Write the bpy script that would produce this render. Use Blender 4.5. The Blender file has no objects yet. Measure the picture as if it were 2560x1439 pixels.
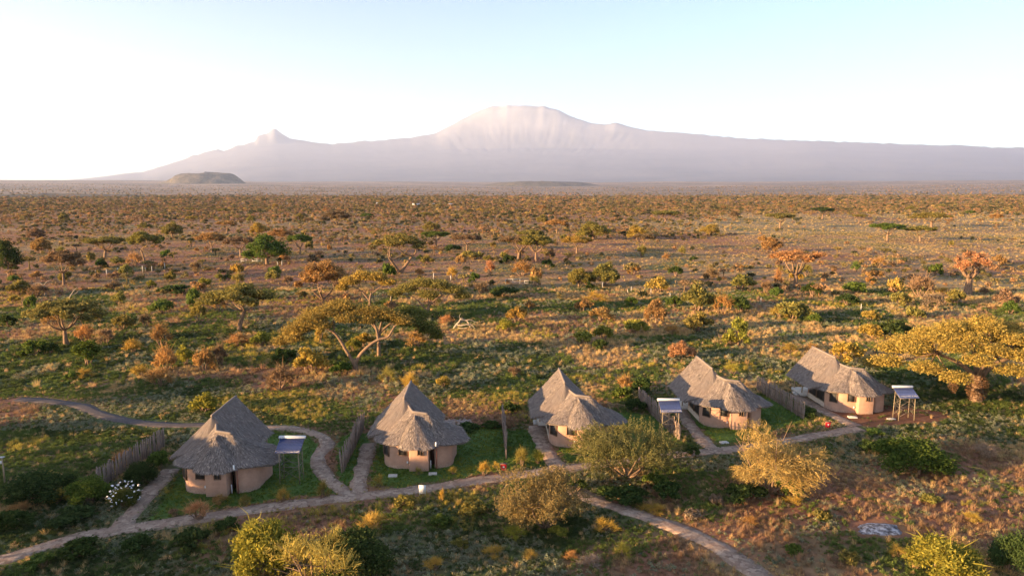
import bpy, math, random
import numpy as np
from mathutils import Vector, Matrix

# ------------------------------------------------------------------ camera, sky, sun, exposure
SC = bpy.context.scene
COL = SC.collection
CAM_H = 27.0
FPX = 1707.0                      # focal length in photograph pixels (24 mm on 36 mm)
PITCH = math.atan((719.5 - 478.0) / FPX)
cam_d = bpy.data.cameras.new('camera'); cam = bpy.data.objects.new('camera', cam_d); COL.objects.link(cam)
cam_d.sensor_width = 36.0; cam_d.lens = 36.0 * FPX / 2560.0
cam_d.clip_start = 0.5; cam_d.clip_end = 200000.0
cam.location = (0, 0, CAM_H); cam.rotation_euler = (math.pi / 2 - PITCH, 0, 0)
SC.camera = cam

SUN_EL = math.radians(8.0)
SUN_TH = math.radians(23.0)       # how far behind the camera's left the sun stands
SUN_DIR = Vector((-math.cos(SUN_TH) * math.cos(SUN_EL), -math.sin(SUN_TH) * math.cos(SUN_EL), math.sin(SUN_EL)))
W = bpy.data.worlds.new('World'); SC.world = W; W.use_nodes = True
wn = W.node_tree.nodes; wl = W.node_tree.links
sky = wn.new('ShaderNodeTexSky'); sky.sky_type = 'NISHITA'; sky.sun_disc = False
sky.sun_elevation = SUN_EL; sky.sun_rotation = math.atan2(SUN_DIR.x, SUN_DIR.y)
sky.altitude = 1200; sky.air_density = 0.9; sky.dust_density = 1.7; sky.ozone_density = 1.8
wl.new(sky.outputs[0], wn['Background'].inputs[0]); wn['Background'].inputs[1].default_value = 0.057
sun_d = bpy.data.lights.new('sun', 'SUN'); sun = bpy.data.objects.new('sun', sun_d); COL.objects.link(sun)
sun_d.energy = 5.0; sun_d.angle = math.radians(0.55); sun_d.color = (1.0, 0.64, 0.31)
sun.rotation_euler = (-SUN_DIR).to_track_quat('-Z', 'Y').to_euler()
sun.location = (-60, -30, 60)
SC.view_settings.view_transform = 'Standard'; SC.view_settings.look = 'None'
SC.view_settings.gamma = 1.0; SC.view_settings.use_curve_mapping = False
SC.view_settings.exposure = 2.87
SC.cycles.use_denoising = True
SC.cycles.max_bounces = 8; SC.cycles.diffuse_bounces = 3; SC.cycles.transmission_bounces = 3
SC.cycles.volume_bounces = 2; SC.cycles.transparent_max_bounces = 8
SC.cycles.use_adaptive_sampling = False

# ------------------------------------------------------------------ pixel <-> place
CP, SP = math.cos(PITCH), math.sin(PITCH)
def pix(x, y, z=0.0):
    """point at height z on the ray through pixel (x, y) of the 2560-wide photograph"""
    a = (x - 1280) / FPX; b = -(y - 719.5) / FPX
    d = np.array([a, CP + b * SP, -SP + b * CP]); t = (z - CAM_H) / d[2]
    return np.array([d[0] * t, d[1] * t, z])
def px_per_m(p):
    return FPX / (p[1] * CP - (p[2] - CAM_H) * SP)

# ------------------------------------------------------------------ noise
def _hash(i, j, s):
    v = np.sin(i * 127.1 + j * 311.7 + s * 74.7) * 43758.5453
    return v - np.floor(v)
def vnoise(x, y, s=0):
    x = np.asarray(x, float); y = np.asarray(y, float)
    i = np.floor(x); j = np.floor(y); f = x - i; g = y - j
    f = f * f * (3 - 2 * f); g = g * g * (3 - 2 * g)
    return (_hash(i, j, s) * (1 - f) + _hash(i + 1, j, s) * f) * (1 - g) + (_hash(i, j + 1, s) * (1 - f) + _hash(i + 1, j + 1, s) * f) * g
def fbm(x, y, s=0, o=4):
    t = 0; a = 0.5; n = 0
    for k in range(o):
        t = t + a * vnoise(x, y, s + k * 17); n += a; x = np.asarray(x) * 2.03 + 11.3; y = np.asarray(y) * 2.03 - 7.7; a *= 0.5
    return t / n

# ------------------------------------------------------------------ mesh building
class MB:
    """collects vertices and faces; build() links them as ONE mesh object"""
    def __init__(s): s.v = []; s.f = []; s.m = []; s.sh = []; s.n = 0
    def add(s, v, f, m=0, sh=None):
        v = np.asarray(v, float).reshape(-1, 3); off = s.n; s.v.append(v); s.n += len(v)
        f = np.asarray(f, int) + off if isinstance(f, np.ndarray) else [[i + off for i in q] for q in f]
        k = len(f)
        s.f.append(f); s.m.append(np.full(k, m)); s.sh.append(np.full(k, 0.5) if sh is None else np.broadcast_to(np.asarray(sh, float), (k,)))
        return s
    def box(s, c, d, rz=0.0, m=0, taper=1.0):
        x, y, z = d[0] / 2, d[1] / 2, d[2] / 2
        v = np.array([[-x, -y, -z], [x, -y, -z], [x, y, -z], [-x, y, -z], [-x * taper, -y * taper, z], [x * taper, -y * taper, z], [x * taper, y * taper, z], [-x * taper, y * taper, z]])
        cr, sr = math.cos(rz), math.sin(rz)
        v = v @ np.array([[cr, sr, 0], [-sr, cr, 0], [0, 0, 1]]) + np.array(c)
        return s.add(v, np.array([[0, 3, 2, 1], [4, 5, 6, 7], [0, 1, 5, 4], [1, 2, 6, 5], [2, 3, 7, 6], [3, 0, 4, 7]]), m)
    def tube(s, pts, rad, sides=6, m=0, cap=True):
        pts = np.asarray(pts, float); n = len(pts); rad = np.broadcast_to(np.asarray(rad, float), (n,))
        tan = np.gradient(pts, axis=0); tan /= np.linalg.norm(tan, axis=1)[:, None] + 1e-9
        ref = np.array([0, 0, 1.0]) if abs(tan[0][2]) < 0.9 else np.array([1.0, 0, 0])
        rings = []
        for i in range(n):
            a = np.cross(tan[i], ref); a /= np.linalg.norm(a) + 1e-9; b = np.cross(tan[i], a)
            t = np.arange(sides) * 2 * math.pi / sides
            rings.append(pts[i] + rad[i] * (np.cos(t)[:, None] * a + np.sin(t)[:, None] * b))
        v = np.vstack(rings); f = []
        for i in range(n - 1):
            for k in range(sides):
                f.append([i * sides + k, i * sides + (k + 1) % sides, (i + 1) * sides + (k + 1) % sides, (i + 1) * sides + k])
        f = np.array(f); s.add(v, f, m)
        if cap:
            o = s.n - len(v)
            s.f.append([[o + k for k in range(sides)][::-1], [o + (n - 1) * sides + k for k in range(sides)]]); s.m.append(np.full(2, m)); s.sh.append(np.full(2, 0.5))
        return s
    def grid(s, V, m=0, sh=None, closed=False):
        V = np.asarray(V, float); a, b = V.shape[:2]
        i, j = np.meshgrid(np.arange(a - 1), np.arange(b if closed else b - 1), indexing='ij')
        j2 = (j + 1) % b
        f = np.stack([i * b + j, i * b + j2, (i + 1) * b + j2, (i + 1) * b + j], -1).reshape(-1, 4)
        return s.add(V.reshape(-1, 3), f, m, sh)
    def mesh(s, name, mats, smooth=False):
        me = bpy.data.meshes.new(name)
        v = np.vstack(s.v) if s.v else np.zeros((0, 3))
        sizes = []; loops = []
        for f in s.f:
            if isinstance(f, np.ndarray):
                sizes.append(np.full(len(f), f.shape[1])); loops.append(f.reshape(-1))
            else:
                sizes.append(np.array([len(q) for q in f])); loops.append(np.array([i for q in f for i in q]))
        sizes = np.concatenate(sizes); loops = np.concatenate(loops)
        me.vertices.add(len(v)); me.vertices.foreach_set('co', v.astype(np.float32).reshape(-1))
        me.loops.add(len(loops)); me.loops.foreach_set('vertex_index', loops.astype(np.int32))
        me.polygons.add(len(sizes)); st = np.concatenate([[0], np.cumsum(sizes)[:-1]])
        me.polygons.foreach_set('loop_start', st.astype(np.int32)); me.polygons.foreach_set('loop_total', sizes.astype(np.int32))
        for m in (mats if isinstance(mats, (list, tuple)) else [mats]): me.materials.append(m)
        me.polygons.foreach_set('material_index', np.concatenate(s.m).astype(np.int32))
        if smooth: me.polygons.foreach_set('use_smooth', np.ones(len(sizes), bool))
        at = me.attributes.new('shade', 'FLOAT', 'FACE'); at.data.foreach_set('value', np.concatenate(s.sh).astype(np.float32))
        me.update(calc_edges=True)
        return me
    def build(s, name, mats, parent=None, smooth=False):
        return link(name, s.mesh(name, mats, smooth), parent)
def link(name, data, parent=None):
    o = bpy.data.objects.new(name, data); COL.objects.link(o)
    if parent is not None: o.parent = parent
    return o
def tag(o, label=None, cat=None, group=None, kind=None):
    if label: o['label'] = label
    if cat: o['category'] = cat
    if group: o['group'] = group
    if kind: o['kind'] = kind
    return o
def thing(name, loc, label, cat, group=None, rz=0.0):
    o = link(name, None); o.location = loc; o.rotation_euler = (0, 0, rz); o.empty_display_size = 0.3
    return tag(o, label, cat, group)

# ------------------------------------------------------------------ materials
def mat(name, build, rough=0.9):
    m = bpy.data.materials.new(name); m.use_nodes = True
    nt = m.node_tree; b = nt.nodes['Principled BSDF']; b.inputs['Roughness'].default_value = rough
    b.inputs['Specular IOR Level'].default_value = 0.15
    build(N(nt), b)
    return m
class N:
    def __init__(s, nt): s.t = nt
    def n(s, typ, **kw):
        x = s.t.nodes.new('ShaderNode' + typ)
        for k, v in kw.items():
            if k.startswith('i_'): 
                key = k[2:]; key = int(key) if key.isdigit() else key.replace('_', ' ')
                x.inputs[key].default_value = v
            else: setattr(x, k, v)
        return x
    def l(s, a, b): s.t.links.new(a, b)
    def obj(s): return s.n('TexCoord').outputs['Object']
    def pos(s): return s.n('NewGeometry').outputs['Position']
    def noise(s, vec, scale, detail=4, rough=0.55, out=0):
        x = s.n('TexNoise'); x.inputs['Scale'].default_value = scale; x.inputs['Detail'].default_value = detail; x.inputs['Roughness'].default_value = rough
        s.l(vec, x.inputs['Vector']); return x.outputs[out]
    def scale(s, vec, v):
        x = s.n('Mapping'); x.inputs['Scale'].default_value = v; s.l(vec, x.inputs['Vector']); return x.outputs[0]
    def ramp(s, fac, stops, interp='LINEAR'):
        x = s.n('ValToRGB'); x.color_ramp.interpolation = interp
        el = x.color_ramp.elements
        while len(el) < len(stops): el.new(0.5)
        for e, (p, c) in zip(el, stops):
            e.position = p; e.color = (*c, 1) if len(c) == 3 else c
        s.l(fac, x.inputs[0]); return x.outputs[0]
    def mix(s, f, a, b, mode='MIX'):
        x = s.n('Mix', data_type='RGBA', blend_type=mode)
        for v, k in ((f, 0), (a, 6), (b, 7)):
            if hasattr(v, 'links') or hasattr(v, 'is_output'): s.l(v, x.inputs[k])
            else: x.inputs[k].default_value = v if k == 0 else ((*v, 1) if len(v) == 3 else v)
        return x.outputs[2]
    def math(s, op, a, b=0.0, clamp=False):
        x = s.n('Math', operation=op, use_clamp=clamp)
        for v, k in ((a, 0), (b, 1)):
            if hasattr(v, 'is_output'): s.l(v, x.inputs[k])
            else: x.inputs[k].default_value = v
        return x.outputs[0]
    def attr(s, name, typ='GEOMETRY', out='Fac'):
        x = s.n('Attribute', attribute_name=name, attribute_type=typ); return x.outputs[out]
    def bump(s, b, h, strength=0.5, dist=0.05):
        x = s.n('Bump'); x.inputs['Strength'].default_value = strength; x.inputs['Distance'].default_value = dist
        s.l(h, x.inputs['Height']); s.l(x.outputs[0], b.inputs['Normal'])
    def base(s, b, c): s.l(c, b.inputs['Base Color'])
# ------------------------------------------------------------------ plan of the camp (all points in metres on the ground)
HUTS = [(-27.3, 57.7), (-10.0, 63.3), (6.9, 68.9), (25.0, 75.0), (42.3, 80.5)]
HUT_RZ = math.radians(2.0)
def G(pts): return np.array([pix(x, y)[:2] for x, y in pts])
PATHS = {   # name: (centre line in photo pixels on the ground, width)
    'main': (G([(-260, 1475), (-90, 1425), (40, 1388), (160, 1352), (290, 1325), (410, 1308), (520, 1291), (700, 1264), (870, 1243), (1040, 1224), (1180, 1203), (1300, 1186), (1420, 1170), (1560, 1152), (1700, 1136), (1820, 1124), (1930, 1108), (2030, 1090), (2100, 1078), (2150, 1070)]), 1.75),
    'hut1': (G([(425, 1172), (390, 1212), (345, 1265), (300, 1318)]), 1.7),
    'curve': (G([(655, 1069), (720, 1070), (775, 1080), (812, 1097), (815, 1115), (795, 1145), (808, 1180), (838, 1213), (872, 1240)]), 1.5),
    'hut2': (G([(922, 1108), (912, 1150), (898, 1200), (893, 1236)]), 1.55),
    'hut3': (G([(1338, 1064), (1352, 1098), (1375, 1140), (1398, 1170)]), 1.8),
    'hut4': (G([(1692, 1018), (1725, 1062), (1762, 1105), (1790, 1127)]), 1.6),
    'hut5': (G([(1985, 988), (2030, 1010), (2085, 1040), (2140, 1066)]), 1.7),
    'right': (G([(1420, 1215), (1475, 1245), (1560, 1272), (1680, 1316), (1770, 1352), (1850, 1402), (1930, 1462), (2010, 1530)]), 1.75),
}
FAR_PATH = G([(40, 998), (120, 1002), (200, 1014), (255, 1036), (310, 1050), (370, 1059), (440, 1062), (520, 1062)])
def smooth_line(P, step=0.5):
    P = np.asarray(P); n = len(P); out = []
    for i in range(n - 1):
        p0 = P[max(i - 1, 0)]; p1 = P[i]; p2 = P[i + 1]; p3 = P[min(i + 2, n - 1)]
        k = max(2, int(np.linalg.norm(p2 - p1) / step))
        for t in np.arange(k) / k:
            out.append(0.5 * (2 * p1 + (p2 - p0) * t + (2 * p0 - 5 * p1 + 4 * p2 - p3) * t * t + (3 * p1 - p0 - 3 * p2 + p3) * t ** 3))
    out.append(P[-1]); return np.array(out)
PATH_S = {k: (smooth_line(p), w) for k, (p, w) in PATHS.items()}
FAR_S = smooth_line(FAR_PATH)
def inpoly(x, y, poly):
    x = np.asarray(x); c = np.zeros(x.shape, bool); n = len(poly)
    for i in range(n):
        x1, y1 = poly[i]; x2, y2 = poly[(i + 1) % n]
        c ^= ((y1 > y) != (y2 > y)) & (x < (x2 - x1) * (y - y1) / (y2 - y1 + 1e-12) + x1)
    return c
LAWNS = [G(p) for p in (
    [(372, 1300), (470, 1165), (600, 1080), (770, 1085), (795, 1120), (780, 1150), (800, 1200), (845, 1230), (700, 1245), (500, 1278)],
    [(848, 1200), (835, 1120), (860, 1085), (930, 1075), (918, 1100), (880, 1225)],
    [(925, 1215), (945, 1080), (1130, 1062), (1330, 1075), (1380, 1160), (1180, 1190), (1000, 1215)],
    [(1395, 1120), (1375, 1060), (1560, 1030), (1660, 1040), (1700, 1120), (1560, 1140), (1420, 1155)],
    [(1740, 1060), (1760, 1010), (1960, 985), (2010, 1050), (1900, 1095), (1800, 1110)])]
YARDS = [G(p) for p in ([(2060, 1020), (2260, 1010), (2380, 1035), (2350, 1058), (2180, 1068), (2120, 1062)],)]
SIDE = 25.0
def path_dist(x, y):
    """signed distance to the nearest path edge (negative on a path)"""
    x = np.asarray(x, float); y = np.asarray(y, float); d = np.full(x.shape, 1e9)
    for P, w in list(PATH_S.values()) + [(FAR_S, 2.2)]:
        Q = P[::2] if len(P) > 3 else P
        for a in range(0, len(Q), 40):
            q = Q[a:a + 40]
            d = np.minimum(d, np.sqrt(((x[..., None] - q[:, 0]) ** 2 + (y[..., None] - q[:, 1]) ** 2).min(-1)) - w / 2)
    return d
def hut_dist(x, y):
    d = np.full(np.shape(x), 1e9)
    for ox, oy in HUTS:
        dx = np.maximum(np.maximum(ox - 3.8 - x, x - (ox + 4.6)), 0); dy = np.maximum(np.maximum(oy - 0.3 - y, y - (oy + 10.6)), 0)
        d = np.minimum(d, np.hypot(dx, dy))
    return d
def terrain_rise(r):
    return np.interp(r, [0, 2600, 3200, 5000, 8000, 12000, 16000, 22000, 32000], [0, 0, 2, 13, 55, 139, 235, 300, 330])
def gz(x, y):
    x = np.asarray(x, float); y = np.asarray(y, float); r = np.hypot(x, y)
    near = np.minimum(path_dist(x, y), hut_dist(x, y)) if np.size(x) < 3e6 else 0
    k = np.clip(near / 3.0, 0, 1) * np.clip((r - 30) / 30, 0.35, 1)
    b = (fbm(x / 7, y / 7, 3, 2) - 0.5) * 0.28 + (fbm(x / 45, y / 45, 9, 2) - 0.5) * 0.7 * np.clip((r - 95) / 60, 0, 1)
    return b * k * np.clip(1 - (r - 2000) / 1000, 0, 1) + terrain_rise(r) + np.clip((r - 3000) / 3000, 0, 1) * (fbm(x / 1900, y / 1900, 5, 3) - 0.5) * np.interp(r, [3000, 8000, 20000], [0, 30, 55])

# ground: colour patches of the soil itself (grass cover, lawn) as point attributes
def green_field(x, y):
    """0 = bare red earth / dry grass, 1 = green herb cover"""
    r = np.hypot(x, y)
    n = fbm(x / 16 + 3, y / 16, 21, 4)
    belt = np.interp(y, [30, 60, 80, 100, 135, 170, 230, 400], [0.40, 0.42, 0.54, 0.62, 0.55, 0.28, 0.08, 0.02])
    belt = belt - 0.16 * np.clip((x - 8) / 10, 0, 1) * np.clip((64 - y) / 8, 0, 1) + 0.15 * np.clip((-x - 22) / 10, 0, 1) * np.clip((66 - y) / 6, 0, 1)
    return np.clip((n - 0.5) * 3.2 + belt, 0, 1)
def straw_field(x, y):
    n = fbm(x / 60 + 8, y / 60, 33, 3)
    return np.clip((n - 0.5) * 2.2 + np.interp(x / np.maximum(y, 1), [-0.75, 0.1, 0.35, 0.75], [0.20, 0.32, 0.70, 0.90]) * np.interp(y, [60, 150, 300], [0.5, 0.6, 0.95]), 0, 1)
def build_ground():
    az = np.concatenate([np.linspace(-180, -56, 26)[:-1], np.linspace(-56, -44, 20)[:-1], np.linspace(-44, 44, 460)[:-1], np.linspace(44, 56, 20)[:-1], np.linspace(56, 180, 26)])
    az = np.radians(az)
    rr = np.concatenate([[0.01, 15, 28, 36], np.geomspace(40, 160, 300), np.geomspace(161.5, 3000, 150), np.geomspace(3100, 31000, 60)])
    R, A = np.meshgrid(rr, az, indexing='ij'); X = R * np.sin(A); Y = R * np.cos(A)
    Z = np.zeros_like(X)
    m = R[:, 0] < 400
    Z[m] = gz(X[m], Y[m])
    b = R[~m]; Z[~m] = terrain_rise(b) + (fbm(X[~m] / 45, Y[~m] / 45, 9, 2) - 0.5) * 0.7 * np.clip(1 - (b - 2000) / 1000, 0, 1) + np.clip((b - 3000) / 3000, 0, 1) * (fbm(X[~m] / 1900, Y[~m] / 1900, 5, 3) - 0.5) * np.interp(b, [3000, 8000, 20000], [0, 30, 55])
    mb = MB(); mb.grid(np.stack([X, Y, Z], -1))
    me = mb.mesh('ground', M['ground'], smooth=True)
    lawn = np.zeros(X.shape); yard = np.zeros(X.shape)
    k = R < 130
    jx = X[k] + (vnoise(X[k] * 1.5, Y[k] * 1.5, 71) - 0.5) * 1.1; jy = Y[k] + (vnoise(X[k] * 1.5, Y[k] * 1.5, 72) - 0.5) * 1.1
    lw = np.zeros(jx.shape); yd = np.zeros(jx.shape)
    for P in LAWNS: lw = np.maximum(lw, inpoly(jx, jy, P))
    for P in YARDS: yd = np.maximum(yd, inpoly(jx, jy, P))
    lawn[k] = lw; yard[k] = yd
    for nm, arr in (('lawn', lawn), ('yard', yard), ('green', green_field(X, Y)), ('straw', straw_field(X, Y))):
        at = me.attributes.new(nm, 'FLOAT', 'POINT'); at.data.foreach_set('value', arr.astype(np.float32).reshape(-1))
    return tag(link('ground', me), kind='structure')
M = {}
def m_ground(n, b):
    p = n.pos()
    fine = n.noise(p, 0.9, 6, 0.7); mid = n.noise(p, 0.16, 5, 0.6); far = n.noise(n.scale(p, (0.5, 1.6, 1)), 0.02, 6, 0.65); vfar = n.noise(n.scale(p, (0.25, 1.0, 1)), 0.004, 6, 0.7)
    earth = n.ramp(fine, [(0.3, (0.16, 0.066, 0.040)), (0.55, (0.27, 0.125, 0.072)), (0.8, (0.37, 0.20, 0.118))])
    straw = n.ramp(fine, [(0.3, (0.20, 0.13, 0.06)), (0.6, (0.36, 0.255, 0.12)), (0.85, (0.45, 0.34, 0.18))])
    green = n.ramp(fine, [(0.3, (0.05, 0.065, 0.025)), (0.6, (0.10, 0.12, 0.045)), (0.85, (0.18, 0.18, 0.08))])
    sf = n.math('ADD', n.attr('straw'), n.math('MULTIPLY', n.math('SUBTRACT', mid, 0.5), 2.2), True)
    gf = n.math('ADD', n.attr('green'), n.math('MULTIPLY', n.math('SUBTRACT', mid, 0.52), 2.0), True)
    c = n.mix(sf, earth, straw); c = n.mix(gf, c, green)
    d = n.n('VectorMath', operation='LENGTH'); n.l(p, d.inputs[0])
    # beyond the bushes that are built one by one the plain reads as mottled scrub
    w = n.n('MapRange', i_1=1500.0, i_2=3200.0); n.l(d.outputs['Value'], w.inputs[0])
    scrub = n.ramp(n.math('ADD', n.math('MULTIPLY', far, 0.5), n.math('MULTIPLY', vfar, 0.5)), [(0.40, (0.055, 0.050, 0.042)), (0.5, (0.19, 0.145, 0.11)), (0.60, (0.42, 0.30, 0.21))])
    c = n.mix(w.outputs[0], c, scrub)
    lawnc = n.ramp(n.noise(p, 2.2, 5, 0.7), [(0.3, (0.05, 0.085, 0.018)), (0.55, (0.085, 0.14, 0.03)), (0.8, (0.15, 0.18, 0.05))])
    c = n.mix(n.attr('lawn'), c, lawnc)
    c = n.mix(n.attr('yard'), c, n.ramp(fine, [(0.3, (0.11, 0.05, 0.03)), (0.7, (0.22, 0.105, 0.06))]))
    n.base(b, c)
    h = n.math('ADD', n.noise(p, 3.5, 5, 0.7), n.math('MULTIPLY', n.noise(p, 0.8, 4, 0.6), 2.0))
    n.bump(b, h, 0.6, 0.10)
M['ground'] = mat('ground', m_ground, 0.95)
def m_mount(n, b):
    p = n.pos(); z = n.n('SeparateXYZ'); n.l(p, z.inputs[0])
    ns = n.noise(p, 0.0006, 8, 0.6); big = n.noise(p, 0.00012, 6, 0.6)
    low = n.ramp(n.math('ADD', n.math('MULTIPLY', ns, 0.4), n.math('MULTIPLY', big, 0.6)), [(0.35, (0.10, 0.11, 0.135)), (0.5, (0.135, 0.14, 0.165)), (0.65, (0.17, 0.17, 0.185))])
    rock = n.ramp(ns, [(0.3, (0.12, 0.125, 0.14)), (0.7, (0.24, 0.24, 0.255))])
    k = n.n('MapRange', i_1=2900.0, i_2=3900.0); n.l(n.math('ADD', z.outputs[2], n.math('MULTIPLY', n.math('SUBTRACT', ns, 0.5), 1400.0)), k.inputs[0])
    c = n.mix(k.outputs[0], low, rock)
    s = n.n('MapRange', i_1=4800.0, i_2=4980.0); n.l(n.math('ADD', z.outputs[2], n.math('MULTIPLY', n.math('SUBTRACT', ns, 0.5), 700.0)), s.inputs[0])
    c = n.mix(s.outputs[0], c, (0.42, 0.43, 0.45))
    n.base(b, c)
M['mountain'] = mat('mountain_rock', m_mount, 0.95)
def m_hill(n, b):
    p = n.pos(); f = n.noise(p, 0.006, 6, 0.7); g = n.noise(p, 0.03, 4, 0.7)
    n.base(b, n.ramp(n.math('ADD', n.math('MULTIPLY', f, 0.5), n.math('MULTIPLY', g, 0.5)), [(0.38, (0.045, 0.045, 0.035)), (0.5, (0.10, 0.088, 0.065)), (0.62, (0.20, 0.15, 0.10))]))
M['hill'] = mat('scrub_hill', m_hill, 0.95)
def build_mountain():
    S = np.array([(-1500, 470), (-600, 462), (0, 456), (190, 452), (300, 438), (360, 432), (430, 408), (480, 390), (545, 373), (560, 378), (590, 366), (638, 355), (644, 341), (658, 337), (668, 333), (680, 323), (688, 321), (696, 327), (706, 335), (726, 348), (780, 355), (830, 360), (900, 354), (960, 350), (1030, 345), (1090, 332), (1130, 312), (1170, 290), (1200, 275), (1230, 267), (1270, 263), (1320, 264), (1360, 266), (1400, 277), (1440, 297), (1480, 308), (1510, 312), (1540, 308), (1590, 320), (1620, 327), (1690, 330), (1760, 337), (1850, 345), (1950, 350), (2050, 353), (2200, 358), (2400, 364), (2470, 368), (2560, 369), (2900, 382), (3600, 402), (4400, 425)], float)
    x = np.concatenate([np.arange(-1500, -100, 40), np.arange(-100, 2680, 5.0), np.arange(2680, 4400, 60)])
    y = np.interp(x, S[:, 0], S[:, 1])
    y = y + (vnoise(x / 16, x * 0, 4) - 0.5) * 3.0 * np.clip((455 - y) / 60, 0, 1)
    a = (x - 1280) / FPX; b = -(y - 719.5) / FPX
    D = np.stack([a, CP + b * SP, -SP + b * CP], -1); hd = np.hypot(D[:, 0], D[:, 1]); azm = np.arctan2(D[:, 0], D[:, 1]); te = D[:, 2] / hd
    RD = 40000.0
    t = np.concatenate([np.linspace(0, 1, 110), np.linspace(1.02, 1.3, 14)])
    T, A = np.meshgrid(t, azm, indexing='ij'); TE = np.broadcast_to(te, T.shape)
    R0 = 15500.0
    R = R0 + (RD - R0) * T
    Hf = CAM_H + TE * RD                                  # the skyline itself
    ke = np.hanning(123)[1:-1]; ke /= ke.sum(); yp = np.convolve(np.pad(te, 60, mode='edge'), ke, 'valid')
    Hr = CAM_H + np.broadcast_to(np.minimum(yp, te + 0.003), T.shape) * RD   # slopes below it, without its small teeth
    X = R * np.sin(A); Y = R * np.cos(A)
    foot = terrain_rise(np.array([R0]))[0] - 60
    # outer slopes rise gently, the summit domes stand steeply above the shoulder
    sh = np.minimum(Hr, 2350 + 0.12 * Hr)
    g = np.clip(T, 0, 1) ** 1.75
    Z = foot + (sh - foot) * g + (Hr - sh) * np.clip((T - 0.86) / 0.14, 0, 1) ** 1.25
    rid = 1 - np.abs(2 * fbm(A * 42 + 5 + T * 3, T * 7, 41, 4) - 1)
    rid2 = 1 - np.abs(2 * fbm(A * 120 + (A - 0.03) * (1 - T) * 260, T * 12, 47, 4) - 1)
    amp = np.clip(T, 0, 1) * (1 - np.clip(T, 0, 1) ** 8) * np.clip((Hr - 400) / 1500, 0, 1)
    Z = Z + amp * ((rid - 0.6) * 60 * (1 - 0.5 * T) + (rid2 - 0.6) * 270 * np.clip((Hr - 2900) / 900, 0.08, 1) * np.clip((T - 0.62) / 0.35, 0, 1) ** 2) + (fbm(X / 2600, Y / 2600, 8, 4) - 0.5) * 160 * np.clip(T * 3, 0, 1) * (1 - np.clip(T, 0, 1))
    Z = Z + (Hf - Hr) * np.clip((T - 0.93) / 0.07, 0, 1) ** 1.3
    back = np.clip((T - 1) / 0.3, 0, 1); Z = Z * (1 - 0.75 * back)
    Z = np.maximum(Z, 20)
    mb = MB(); mb.grid(np.stack([X, Y, Z], -1))
    return tag(mb.build('mountain', M['mountain'], smooth=True), kind='structure')
def build_hill(name, px, py_base, half_px, top_px, dist, crater):
    a = math.atan((px - 1280) / FPX / CP); cx, cy = dist * math.sin(a), dist * math.cos(a)
    Rb = half_px / FPX * dist; h = top_px / FPX * dist; z0 = float(terrain_rise(np.array([dist]))[0])
    t = np.linspace(0, 1, 26); th = np.linspace(0, 2 * math.pi, 97)[:-1]
    T, TH = np.meshgrid(t, th, indexing='ij')
    k = np.clip((1 - T) / 0.55, 0, 1); k = k * k * (3 - 2 * k) * 0.8 + 0.2 * (1 - T) ** 1.3
    n = fbm(np.cos(TH) * 2 + 9, np.sin(TH) * 2 + T * 3, 61, 3) - 0.5
    Z = z0 - 25 + (h + 25) * k * (1 + 0.25 * n) + crater * np.cos(TH) * h * 0.08 * (1 - T)
    X = cx + Rb * T * np.cos(TH) * (1 + 0.25 * n); Y = cy + Rb * T * np.sin(TH) * (1 + 0.25 * n)
    mb = MB(); mb.grid(np.stack([X, Y, Z], -1), closed=True)
    return tag(mb.build(name, M['hill'], smooth=True), kind='structure')
def build_haze(dens):
    mb = MB(); x0, x1, y0, y1, z0, z1 = -52000, 52000, -33000, 56000, -4.0, 5200
    mb.box(((x0 + x1) / 2, (y0 + y1) / 2, (z0 + z1) / 2), (x1 - x0, y1 - y0, z1 - z0))
    m = bpy.data.materials.new('haze'); m.use_nodes = True; nt = m.node_tree; nt.nodes.remove(nt.nodes['Principled BSDF'])
    v = nt.nodes.new('ShaderNodeVolumePrincipled'); v.inputs['Color'].default_value = (0.60, 0.72, 1.0, 1); v.inputs['Density'].default_value = dens; v.inputs['Anisotropy'].default_value = 0.22
    nt.links.new(v.outputs[0], nt.nodes['Material Output'].inputs['Volume'])
    o = mb.build('haze', m); o.display_type = 'WIRE'
    return tag(o, kind='stuff', label='thin pale morning haze lying over the whole plain', cat='haze')
build_ground()
build_mountain()
build_hill('hill', 530, 455, 105, 24, 12500.0, 1)
build_hill('hill', 1350, 462, 170, 10, 11000.0, 0)
build_hill('hill', 130, 500, 330, 5, 3600.0, 0)
build_haze(2.1e-5)
# ------------------------------------------------------------------ materials of built things
def m_thatch(n, b):
    uv = n.n('UVMap'); uv.uv_map = 'slope'
    p = n.obj()
    st = n.noise(n.scale(uv.outputs[0], (9.0, 0.9, 1)), 1.0, 6, 0.75)
    st2 = n.noise(n.scale(uv.outputs[0], (26.0, 3.0, 1)), 1.0, 4, 0.8)
    big = n.noise(p, 0.7, 4, 0.6)
    f = n.math('ADD', n.math('MULTIPLY', st, 0.55), n.math('MULTIPLY', st2, 0.45))
    c = n.ramp(f, [(0.36, (0.045, 0.038, 0.037)), (0.47, (0.130, 0.111, 0.106)), (0.56, (0.215, 0.183, 0.168)), (0.68, (0.38, 0.32, 0.275))])
    c = n.mix(n.ramp(big, [(0.35, (0, 0, 0)), (0.75, (1, 1, 1))]), c, n.mix(0.5, c, (0.20, 0.15, 0.13)))
    n.base(b, n.mix(n.attr('shade'), c, n.mix(1.0, c, (1.25, 1.2, 1.1), 'MULTIPLY')))
    n.bump(b, f, 1.0, 0.12)
M['thatch'] = mat('thatch', m_thatch, 0.95)
def m_straw(n, b):
    n.base(b, n.ramp(n.attr('shade'), [(0.0, (0.07, 0.055, 0.05)), (0.5, (0.20, 0.165, 0.145)), (1.0, (0.42, 0.34, 0.28))]))
M['straw'] = mat('straw', m_straw, 0.9)
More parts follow.
